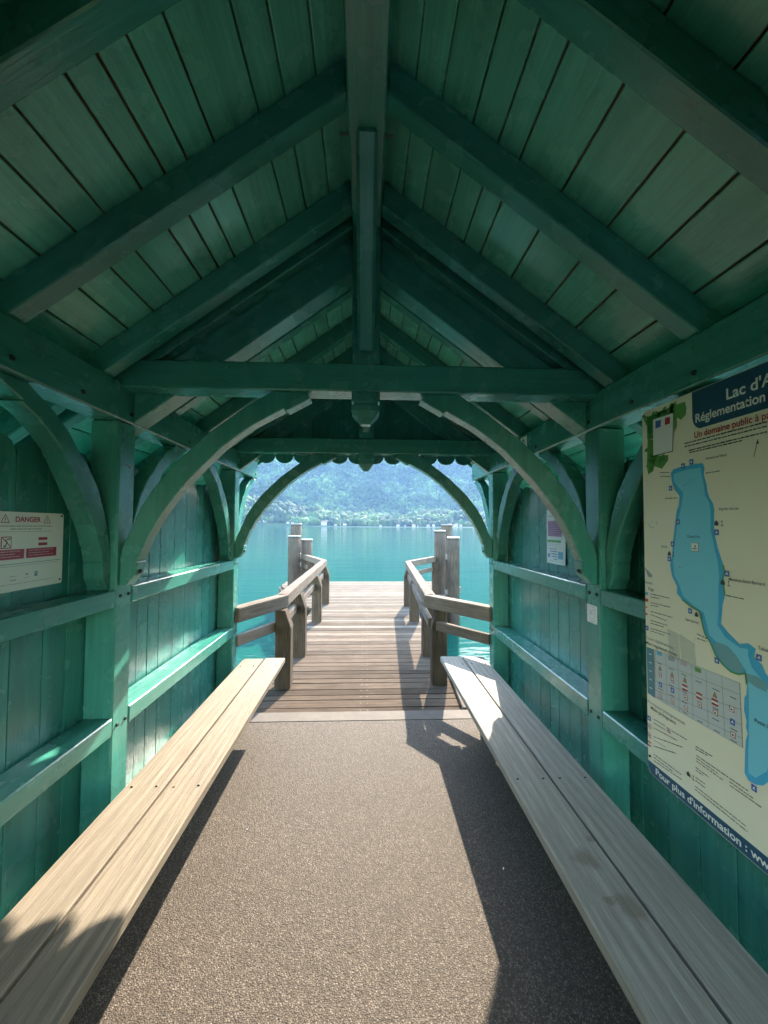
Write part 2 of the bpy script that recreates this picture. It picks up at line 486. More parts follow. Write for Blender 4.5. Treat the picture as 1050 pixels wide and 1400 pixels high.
# ------------------------------------------------------------------ the shelter
PX, PZ, PR = M['paint_x'], M['paint_z'], M['paint_roof']
sh = empty('wooden_shelter', (0, 1.0, 0), 'open green timber shelter with arched braces, boarded walls and a boarded gable roof', 'shelter')
WI, WO = 1.045, 1.168                       # post faces
TR = [-1.2805, 0.241, 1.7626, 3.284]         # front faces of the frames
PD = 0.118
zr_top = lambda x: 2.971 - .742 * abs(x)    # underside of the roof boards
zr_bot = lambda x: 2.857 - .742 * abs(x)    # underside of the rafters
SL = math.atan(.742)

def bolt(p, n, parent, r=.0085, h=.006, mat='bolt'):
    """bolt head lying on a face with normal n"""
    p = Vector(p); n = Vector(n)
    return cyl('bolt', p - n * .003, p + n * h, r, r * .85, M[mat], parent, n=6)

plates = {}
for s in (-1, 1):
    for k, y in enumerate(TR):
        po = block('post', (min(s * WI, s * WO), y, .0), (max(s * WI, s * WO), y + PD, 1.909), PX, sh, axis=2, b=.007)
        for zb_ in (1.158, .615):
            for dy in (.032, .092):
                bolt((s * WI, y + dy, zb_), (-s, 0, 0), po)
    pl = block('wall_plate', (min(s * 1.04, s * 1.165), -2.5, 1.911), (max(s * 1.04, s * 1.165), 3.93, 2.072), PX, sh, axis=1, b=.006)
    plates[s] = pl
    for y in (1.222, 1.525, 1.83, 2.425, -.3, .33, 3.33, 3.86):
        bolt((s * 1.04, y, 1.950), (-s, 0, 0), pl, r=.010)
    # rails between the posts
    for a, b_ in zip(TR[:-1], TR[1:]):
        y0, y1 = a + PD + .001, b_ - .001
        for z0, z1 in ((1.116, 1.188), (.584, .658), (.05, .13)):
            block('wall_rail', (min(s * (WI - .003), s * 1.164), y0, z0), (max(s * (WI - .003), s * 1.164), y1, z1), PX, sh, axis=1, b=.004)

# wall boards: upright, rounded tops, each one on its own
def wall_board(y0, y1, s, ztop):
    wd = y1 - y0 - .0035; R_ = wd / 2
    pts = [(-R_, 0), (R_, 0)]
    rise = R_ * .95
    for i in range(0, 9):
        a_ = math.pi * i / 8
        pts.append((R_ * math.cos(a_), ztop - rise + rise * math.sin(a_)))
    me = prism(pts, -.0095, .0095, .0012)
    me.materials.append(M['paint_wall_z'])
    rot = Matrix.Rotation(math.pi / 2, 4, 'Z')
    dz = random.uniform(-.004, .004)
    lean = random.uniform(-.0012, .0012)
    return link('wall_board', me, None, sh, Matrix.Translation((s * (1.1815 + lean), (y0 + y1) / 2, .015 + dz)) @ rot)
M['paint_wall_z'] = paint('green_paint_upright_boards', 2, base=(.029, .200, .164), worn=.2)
Lseams = [1.413, 1.551, 1.668, 1.781, 1.90, 2.05, 2.165, 2.266, 2.381, 2.553, 2.709, 2.874, 2.99, 3.13, 3.26, 3.41]
Rseams = [1.26, 1.401, 1.549, 1.689, 1.795, 1.93, 2.06, 2.18, 2.30, 2.43, 2.548, 2.69, 2.85, 2.994, 3.159, 3.29, 3.41]
for s, se in ((-1, Lseams), (1, Rseams)):
    ys_ = list(se); y = ys_[0]
    while y > -1.28:
        y -= random.choice((.115, .128, .14, .152)); ys_.insert(0, y)
    for a, b_ in zip(ys_[:-1], ys_[1:]):
        wall_board(a, b_, s, 1.742 + random.uniform(-.006, .008))

# roof boards, running with the ridge
LX = [.004, .156, .252, .329, .463, .542, .606, .675, .782, .863, .965, 1.07, 1.18, 1.30, 1.41, 1.53, 1.64, 1.75]
RX = [.004, .151, .232, .331, .411, .479, .613, .760, .892, 1.039, 1.14, 1.27, 1.38, 1.50, 1.63, 1.75]
YR0, YR1 = -2.62, 3.99  # rear overhang drawn out, unseen behind the camera, to block light from the back
for s, se in ((-1, LX), (1, RX)):
    for a, b_ in zip(se[:-1], se[1:]):
        xm = s * (a + b_) / 2
        wd = (b_ - a) / math.cos(SL) - random.uniform(.0045, .0075)
        up = Vector((s * math.sin(SL), 0, math.cos(SL)))
        c = Vector((xm, 0, zr_top(xm))) + up * (.010 + random.uniform(0, .0012))
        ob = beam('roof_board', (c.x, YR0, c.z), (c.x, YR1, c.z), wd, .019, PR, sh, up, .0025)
    # underlay above the boards and a batten edge
    up = Vector((s * math.sin(SL), 0, math.cos(SL)))
    c = Vector((s * .885, 0, zr_top(.885))) + up * .031
    beam('roof_covering', (c.x, YR0 - .02, c.z), (c.x, YR1 + .02, c.z), 2.19, .016, M['membrane'], sh, up, 0)
    c = Vector((s * 1.765, 0, zr_top(1.765))) + up * -.02
    beam('fascia_board', (c.x, YR0, c.z), (c.x, YR1, c.z), .022, .13, PX, sh, up, .003)
block('ridge_beam', (-.0625, -2.55, 2.800), (.0625, 3.93, 2.922), PX, sh, axis=1, b=.006)

def rafter(y, d, depth_top=.0, drop=0.0, name='rafter', x0=.066, x1=1.745, mat=PX):
    for s in (-1, 1):
        zt = lambda x: zr_top(x) - .001
        zb = lambda x: zr_bot(x) - drop
        me = prism([(x0, zb(x0)), (x1, zb(x1)), (x1, zt(x1)), (x0, zt(x0))], 0, d, .004)
        # local frame with X down the slope so that the grain follows the timber
        ang = SL
        xax = Vector((s * math.cos(ang), 0, -math.sin(ang))); yax = Vector((0, 1, 0)); zax = xax.cross(yax)
        mw = Matrix(((xax.x, yax.x, zax.x, 0), (xax.y, yax.y, zax.y, y), (xax.z, yax.z, zax.z, 2.9), (0, 0, 0, 1)))
        if s < 0:
            me.transform(Matrix.Scale(-1, 4, (1, 0, 0)))
            me.flip_normals()
        me.transform(Matrix.Translation((0, y, 0)))
        me.transform(mw.inverted())
        me.materials.append(mat)
        link(name, me, None, sh, mw)
for y in (-2.5, -2.1, -1.7, -1.00, -.55, -.10, .335, .77, 1.212, 1.655, 2.25, 2.71, 3.165, 3.90):
    rafter(y, .067)
# the frame rafters and the heavy principal rafters behind them
def frame(y, first=True):
    rafter(y + .022, .064)
    ti = block('tie_beam', (-1.125, y, 2.0525), (1.125, y + .121, 2.1755), PX, sh, axis=0, b=.006)
    for x, z in ((0, 2.141), (0, 2.083), (-.62, 2.083), (.62, 2.083), (-.60, 2.15), (.60, 2.15)):
        bolt((x, y, z), (0, -1, 0), ti, r=.0115, h=.0035, mat='paint_x')
    kp = block('king_post', (-.062, y + .004, 2.1765), (.062, y + .117, 2.799), PX, sh, axis=2, b=.006)
    # carved pendant under the tie
    bm = bmesh.new()
    prof = [(.062, 2.0515), (.062, 2.010), (.053, 2.006), (.053, 1.996), (.062, 1.990), (.062, 1.970), (.020, 1.916)]
    rings = []
    for h_, z in prof:
        q = min(h_, .0585) if h_ > .058 else h_
        rings.append([bm.verts.new((sx * h_, y + .0605 + sy * q, z)) for sx, sy in ((-1, -1), (1, -1), (1, 1), (-1, 1))])
    for a, b_ in zip(rings[:-1], rings[1:]):
        for i in range(4): bm.faces.new((a[i], a[(i + 1) % 4], b_[(i + 1) % 4], b_[i]))
    bm.faces.new(rings[0][::-1]); bm.faces.new(rings[-1])
    bmesh.ops.recalc_face_normals(bm, faces=bm.faces)
    me = bpy.data.meshes.new('pendant'); bm.to_mesh(me); bm.free()
    link('pendant', me, PZ, sh)
for y in TR: frame(y)
rafter(1.855, .118, drop=.165, name='principal_rafter', x0=.066, x1=1.10)
rafter(.334, .118, drop=.165, name='principal_rafter', x0=.066, x1=1.10)
rafter(-1.1875, .118, drop=.165, name='principal_rafter', x0=.066, x1=1.10)
rafter(3.372, .050, drop=.165, name='principal_rafter', x0=.066, x1=1.10)
# sloping struts between king post and ridge
for y in TR[1:]:
    beam('ridge_strut', (0, y + .004, 2.235), (0, y - .425, 2.815), 0.073, .075, PX, sh, (0, 1, 0), .012)
    if y < 3: beam('ridge_strut', (0, y + .117, 2.235), (0, y + .545, 2.815), 0.073, .075, PX, sh, (0, 1, 0), .012)
cyl('ridge_pin', (-.095, 1.365, 2.822), (.095, 1.365, 2.822), .006, .006, M['steel'], sh, n=8)

# curved braces across the frames; r measured inwards from the post, height absolute
INN = [(.028, 1.203), (.062, 1.245), (.072, 1.300), (.068, 1.306), (.075, 1.314), (.116, 1.418), (.168, 1.51), (.225, 1.59), (.282, 1.661), (.349, 1.731), (.42, 1.803), (.494, 1.861), (.555, 1.904), (.684, 1.976), (.700, 1.968), (.80, 2.024)]
OUT = [(.775, 2.052), (.63, 2.052), (.51, 1.975), (.356, 1.859), (.285, 1.79), (.21, 1.717), (.129, 1.613), (.084, 1.54), (.039, 1.43), (.012, 1.37), (.0015, 1.33), (.0015, 1.203)]
for y in TR:
    for s in (-1, 1):
        me = prism([(-s * r_ + 0, z) for r_, z in INN + OUT], 0, .077, .004)
        me.materials.append(PZ)
        br = link('arch_brace', me, None, sh, Matrix.Translation((s * WI, y + .020, 0)))
        cyl('bolt', (s * (WI - .064), y + .058, 1.262), (s * (WI - .073), y + .058, 1.255), .010, .009, M['bolt'], br, n=6)
# curved braces along the walls, from post up to wall plate
LINN = [(.022, 1.190), (.052, 1.24), (.060, 1.300), (.056, 1.306), (.062, 1.314), (.068, 1.351), (.115, 1.46), (.178, 1.562), (.24, 1.65), (.293, 1.727), (.342, 1.768), (.409, 1.815), (.472, 1.843), (.462, 1.850), (.575, 1.900)]
LOUT = [(.57, 1.910), (.44, 1.910), (.375, 1.875), (.33, 1.85), (.26, 1.797), (.20, 1.728), (.168, 1.703), (.096, 1.612), (.05, 1.512), (.018, 1.414), (.0015, 1.36), (.0015, 1.190)]
for k, y in enumerate(TR):
    for s in (-1, 1):
        for d in (-1, 1):
            if k == 0 and d < 0 and False: continue
            me = prism([(d * r_, z) for r_, z in LINN + LOUT], -.039, .039, .004)
            me.materials.append(PZ)
            y0 = y if d < 0 else y + PD
            link('wall_brace', me, None, sh, Matrix.Translation((s * 1.106, y0, 0)) @ Matrix.Rotation(math.pi / 2, 4, 'Z'))
# front gable: upright boards with scalloped feet behind the front tie
def gable(y, s_out):
    pitch = .1525; x = -1.0675
    while x < 1.06:
        xa, xb = x + .0001, x + pitch - .0001
        pts = []
        for i in range(9):
            a_ = math.pi * i / 8
            pts.append(((xa + xb) / 2 - (xb - xa) / 2 * math.cos(a_), 2.052 - .064 * math.sin(a_)))
        if xa < 0 < xb: top = [(xb, zr_top(xb) - .004), (0, zr_top(0) - .004), (xa, zr_top(xa) - .004)]
        else: top = [(xb, zr_top(xb) - .004), (xa, zr_top(xa) - .004)]
        me = prism(pts + top, y, y + .018, .0006)
        me.materials.append(M['paint_wall_z'])
        link('gable_board', me, None, sh)
        x += pitch
gable(3.4245, 1)
gable(-1.305, 1)
for s in (-1, 1):   # barge boards
    up = Vector((s * math.sin(SL), 0, math.cos(SL)))
    a = Vector((0, 4.0, zr_top(0) + .01)); b_ = Vector((s * 1.76, 4.0, zr_top(1.76) + .01))
    beam('barge_board', a - up * .04, b_ - up * .04, .022, .15, PX, sh, up, .003)
# small hook on the near left post
bm = bmesh.new(); prev = None
hp = [(0, 0, 0), (.020, 0, 0), (.030, .004, -.006), (.030, .012, -.014), (.022, .018, -.014), (.016, .020, -.006), (.018, .020, .002)]
for p_ in hp:
    v_ = bm.verts.new(p_)
    if prev: bm.edges.new((prev, v_))
    prev = v_
me = bpy.data.meshes.new('hook'); bm.to_mesh(me); bm.free()
cu = bpy.data.curves.new('hook_curve', 'CURVE'); cu.dimensions = '3D'; cu.bevel_depth = .0022; cu.bevel_resolution = 2
sp = cu.splines.new('POLY'); sp.points.add(len(hp) - 1)
for q, p_ in zip(sp.points, hp): q.co = (*p_, 1)
tmp = bpy.data.objects.new('tmp', cu); hm = bpy.data.meshes.new_from_object(tmp); bpy.data.objects.remove(tmp)
link('hook', hm, M['steel'], sh, Matrix.Translation((-WI, 1.785, 1.723)))

# ------------------------------------------------------------------ benches
def bench(s, xi, xo, label):
    e = empty('slatted_bench', (s * (xi + xo) / 2, 1.0, 0), label, 'bench', 'long benches along the walls')
    mid = (xi + xo) / 2
    for a, b_ in ((xi, mid - .005), (mid + .005, xo)):
        bd = block('seat_board', (min(s * a, s * b_), -1.2, .378), (max(s * a, s * b_), 3.285 + (.004 if a == xi else -.01), .416), M['bench_l'] if s < 0 else M['bench_r'], e, axis=1, b=.004)
        for y in (-.6, .55, 1.695, 3.10):
            for t_ in (.06, .09):
                pass
            for xx in (a + .030, b_ - .030):
                cyl('screw', (s * xx, y + random.uniform(-.006, .006), .4140), (s * xx, y, .4168), .0052, .0052, M['bolt'], bd, n=8)
    for y in (-.6, .55, 1.695, 3.10):
        beam('bench_support', (s * (xi + .03), y, .352), (s * (xo - .01), y, .352), .06, .05, M['rail_wood'], e, b=.003)
        beam('bench_leg', (s * (xo - .05), y, .0), (s * (xo - .05), y, .326), .055, .055, M['post_wood'], e, (0, 1, 0), b=.003)
def bench_mat(name, tone, stains):
    t = NT(name)
    v = t.coords((1.0, 22, 22), rand=True)
    grain = t.noise(v, 2.6, 7, .62, .9)
    fibre = t.noise(t.coords((3, 130, 130)), 3, 4, .7)
    blotch = t.noise(t.coords(), 5, 6, .65)
    c = t.mix(t.ramp(grain, [(.32, 0.0), (.68, 1.0)]), tuple(x * .66 for x in tone), tuple(x * 1.14 for x in tone))
    wv = t.n('TexWave', _wave_type='BANDS', _bands_direction='Y', Scale=9.0, Distortion=5.5, Detail=3.0)
    wv.inputs['Detail Scale'].default_value = .8
    t.l(t.coords((.16, 1.0, 1.0)), wv.inputs['Vector'])
    c = t.mix(t.ramp(wv.outputs['Fac'], [(.25, .38), (.6, 0.0)]), c, tuple(x * .55 for x in tone))
    c = t.mix(t.ramp(blotch, [(.42, 0.0), (.72, .5)]), c, tuple(x * .74 for x in tone))
    crack = t.noise(t.coords((.9, 60, 60)), 2.0, 5, .7, .6)
    c = t.mix(t.ramp(crack, [(.60, 0.0), (.70, .55)]), c, tuple(x * .33 for x in tone))
    c = t.mix(t.ramp(fibre, [(.50, 0.0), (.70, .65)]), c, tuple(x * .40 for x in tone))
    vo = t.n('TexVoronoi', Scale=3.3); t.l(t.coords((.7, 2.0, 2.0)), vo.inputs['Vector'])
    c = t.mix(t.ramp(vo.outputs['Distance'], [(.02, .75), (.05, 0.0)]), c, (.16, .10, .06))
    if stains:      # spilt patches, in metres
        ge = t.n('NewGeometry')
        wob = t.n('TexNoise', Scale=22.0, Detail=4.0, Roughness=.7); t.l(ge.outputs['Position'], wob.inputs['Vector'])
        for (x, y, r_) in stains:
            mp = t.n('Mapping'); mp.inputs['Location'].default_value = (-x, -y, -.416); t.l(ge.outputs['Position'], mp.inputs['Vector'])
            ln_ = t.n('VectorMath', _operation='LENGTH'); t.l(mp.outputs[0], ln_.inputs[0])
            d = t.math('ADD', ln_.outputs['Value'], t.math('MULTIPLY', t.math('SUBTRACT', wob.outputs['Fac'], .5), .075))
            c = t.mix(t.ramp(d, [(r_ * .35, .62), (r_, 0.0)]), c, (.17, .135, .10))
    h_ = t.math('ADD', grain, t.math('MULTIPLY', fibre, .5))
    return t.out(c, .65, t.bump(h_, .8, .004), .12)
M['bench_l'] = bench_mat('bench_wood_darkened_for_sun', (.245, .205, .155), [(-.80, 1.93, .05)])  # same bench wood, its colour darkened to offset the strong sun here
M['bench_r'] = bench_mat('bench_wood_lightened_for_shade', (.375, .345, .30), [(.705, 1.285, .050), (.735, 1.12, .047), (.766, 1.36, .022), (.700, 1.14, .020)])  # same bench wood, its colour lightened to make up for the shade
bench(-1, .6305, .952, 'sunlit two-board wooden bench along the left wall, under the danger sign')
bench(1, .609, .955, 'shaded two-board wooden bench with dark stains, along the right wall under the lake map')

# ------------------------------------------------------------------ pier
DZ = -.03
pier = empty('pier_deck', (0, 6, DZ), 'plank pier deck between wooden railings, widening at its far end over the lake', 'pier')
def half(y, s):
    pts = ([(3.2, 1.05), (3.9, 1.0), (7.4, .95), (8.8, 1.62), (10.4, 2.12), (11.2, 2.12)] if s < 0 else [(3.2, 1.05), (3.9, .93), (7.3, .90), (8.75, 1.72), (10.3, 2.36), (11.2, 2.42)])
    return float(np.interp(y, [p[0] for p in pts], [p[1] for p in pts]))
y = 3.278
PW = [.125, .150, .10, .125, .15, .11, .12, .10, .14, .11]
i = 0
while y < 11.02:
    wd = PW[i % 10] if i < 10 else random.choice((.125, .13, .138, .145))
    gap = random.uniform(.005, .010)
    ym = y + wd / 2
    xl = -half(ym, -1) - random.uniform(0, .012); xr = half(ym, 1) + random.uniform(0, .012)
    kind_ = 'deck_brown' if i < 9 or (i < 16 and random.random() < .6) else 'deck_mid' if i < 20 or (i < 34 and random.random() < .45) else 'deck_grey'  # far planks paler: sun glare along the deck put into their wood colour
    dz = random.uniform(-.0035, .0035)
    pk = beam('deck_plank', (xl, ym, DZ - .02 + dz), (xr, ym + random.uniform(-.003, .003), DZ - .02 - dz * random.random()), wd - gap, .04, M[kind_], pier, b=.003)
    y += wd; i += 1
for x in (-.75, 0, .75):
    beam('deck_joist', (x, 3.3, DZ - .12), (x, 10.9, DZ - .12), .12, .15, M['post_wood'], pier)
beam('edge_timber', (1.74, 8.70, -.16), (2.42, 10.5, -.16), .10, .16, M['deck_grey'], pier)
beam('edge_timber', (-1.64, 8.80, -.16), (-2.16, 10.5, -.16), .10, .16, M['deck_grey'], pier)
beam('edge_timber', (-2.16, 11.06, -.12), (2.42, 11.06, -.12), .08, .17, M['deck_grey'], pier)
for x, y in ((-.8, 4.6), (.8, 4.6), (-.8, 7.6), (.8, 7.6), (-1.9, 10.7), (2.1, 10.7), (0, 10.7)):
    cyl('deck_pile', (x, y, -3), (x, y, -.2), .12, .12, M['pile_wood'], pier)
# two lines of nail heads along the deck middle
bm = bmesh.new()
yy = 3.34
for k in range(40):
    for x in (-.03, .025):
        mtx = Matrix.Translation((x + random.uniform(-.006, .006), yy, DZ + .0035))
        bmesh.ops.create_circle(bm, cap_ends=True, segments=6, radius=.0030, matrix=mtx)
    yy += .1335
me = bpy.data.meshes.new('nail_heads'); bm.to_mesh(me); bm.free()
link('nail_heads', me, M['cap'], pier, kind='stuff')

def rail_post(x, y, s, parent, chamfer=True, ztop=.70, w_=.145):
    """square post whose aisle side is cut back to the rail at the top"""
    bm = bmesh.new()
    h = w_ / 2
    prof = [(-h, -.45), (-h, ztop), (h - .055, ztop), (h, ztop - .16), (h, -.45)] if chamfer else [(-h, -.45), (-h, ztop), (h, ztop), (h, -.45)]
    pts = [(-s * a, z) for a, z in prof]
    me = prism(pts, -h, h, .010)
    me.materials.append(M['post_wood'])
    return link('post', me, None, parent, Matrix.Translation((x, y, 0)))
def railing(s, pts, posts, label):
    e = empty('wooden_railing', (pts[1][0], pts[1][1], DZ), label, 'railing', 'railings on either side of the pier')
    H = .118
    for k, (a, b_) in enumerate(zip(pts[:-1], pts[1:])):
        a = Vector((a[0], a[1], .80 - H / 2)); b_ = Vector((b_[0], b_[1], .80 - H / 2))
        d = (b_ - a).normalized()
        beam('handrail', a + d * (.004 if k else 0), b_ + d * .045, .105, H, M['rail_wood'], e, b=.006)
        z = .525
        m0, m1 = Vector((a.x, a.y, z)), Vector((b_.x, b_.y, z))
        beam('middle_rail', m0 + d * .03, m1 - d * .02, .045, .085, M['rail_wood'], e, b=.004)
    for x, y, c in posts: rail_post(x, y, s, e, c, .682)
    return e
railing(-1, [(-1.06, 3.345), (-.800, 3.95), (-.822, 8.08), (-1.72, 10.35)],
        [(-.755, 3.87, True), (-.757, 4.78, True), (-.760, 6.45, True), (-.775, 7.92, True), (-1.66, 10.15, False), (-1.2, 9.0, False)],
        'weathered wooden railing of the pier on the left, past the sunny bench end')
railing(1, [(1.06, 3.345), (.632, 3.93), (.812, 7.80), (2.04, 9.95)],
        [(.708, 3.915, True), (.735, 4.75, True), (.775, 6.45, True), (.80, 7.68, True), (1.95, 9.75, False), (1.55, 9.0, False)],
        'weathered wooden railing of the pier on the right, past the shaded bench end')
# square timber lying along the deck edge under the right bench end
tb = beam('edge_timber_strip', (.815, 3.275, DZ + .022), (.905, 4.75, DZ + .022), .052, .040, M['deck_grey'], None, b=.003)
tag(tb, 'narrow pale timber lying on the deck planks beside the end of the right bench', 'timber')

# mooring piles
def pile(x, y, ztop, r_, label):
    e = empty('mooring_pile', (x, y, WZ), label, 'mooring pile', 'mooring piles by the pier head')
    bm = bmesh.new(); n = 20; rings = []
    rs_ = random.Random(int(x * 100))
    ph = [rs_.uniform(0, 6.28) for _ in range(4)]
    for z in (-3, -1, -.4, .2, .7, ztop):
        ring = []
        for k in range(n):
            a_ = 2 * math.pi * k / n
            rr = r_ * (1 + .018 * math.sin(3 * a_ + ph[0]) + .012 * math.sin(7 * a_ + ph[1] + z))
            ring.append(bm.verts.new((rr * math.cos(a_), rr * math.sin(a_), z)))
        rings.append(ring)
    for a, b_ in zip(rings[:-1], rings[1:]):
        for k in range(n): bm.faces.new((a[k], a[(k + 1) % n], b_[(k + 1) % n], b_[k])).smooth = True
    bm.faces.new(rings[-1]); bm.faces.new(rings[0][::-1])
    me = bpy.data.meshes.new('trunk'); bm.to_mesh(me); bm.free()
    link('trunk', me, M['pile_wood'], e, Matrix.Translation((x, y, 0)))
    cyl('metal_cap', (x, y, ztop - .025), (x, y, ztop + .012), r_ * 1.07, r_ * 1.05, M['cap'], e, n=20)
pile(-1.655, 9.45, 1.235, .136, 'middle-height grey mooring pile of the left cluster, outermost, half hiding the tallest')
pile(-1.745, 10.25, 1.52, .133, 'tallest mooring pile of the left cluster, standing behind the other two')
pile(-1.405, 9.75, 1.145, .130, 'shortest mooring pile of the left cluster, nearest the pier deck')
pile(1.665, 9.10, 1.37, .125, 'left-hand mooring pile of the right cluster, with a dark knot, closest to the deck')
pile(1.990, 9.95, 1.515, .135, 'tallest mooring pile of the right cluster, rearmost of the three')
pile(1.868, 8.62, 1.232, .128, 'shortest mooring pile of the right cluster, outermost, standing in the water')

# tiny fallen things on the asphalt
def petal(name, x, y, r_, ink, label, cat):
    bm = bmesh.new(); c_ = bm.verts.new((0, 0, .003)); ring = [bm.verts.new((r_ * math.cos(a_) * (1 + .3 * math.sin(2 * a_)), r_ * .6 * math.sin(a_), .0015 + .003 * abs(math.sin(a_ * 1.5)))) for a_ in [2 * math.pi * k / 8 for k in range(8)]]
    for k in range(8): bm.faces.new((c_, ring[k], ring[(k + 1) % 8]))
    me = bpy.data.meshes.new(name); bm.to_mesh(me); bm.free()
    tag(link(name, me, M['ink_' + ink], None, Matrix.Translation((x, y, .001)) @ Matrix.Rotation(x * 7, 4, 'Z')), label, cat)
petal('fallen_petal', -.555, 2.03, .006, 'navy', 'tiny dark petal lying on the sunlit asphalt near the left bench', 'petal')
petal('paper_scrap', .60, 1.76, .006, 'white', 'tiny white scrap lying on the shaded asphalt beside the right bench', 'scrap')
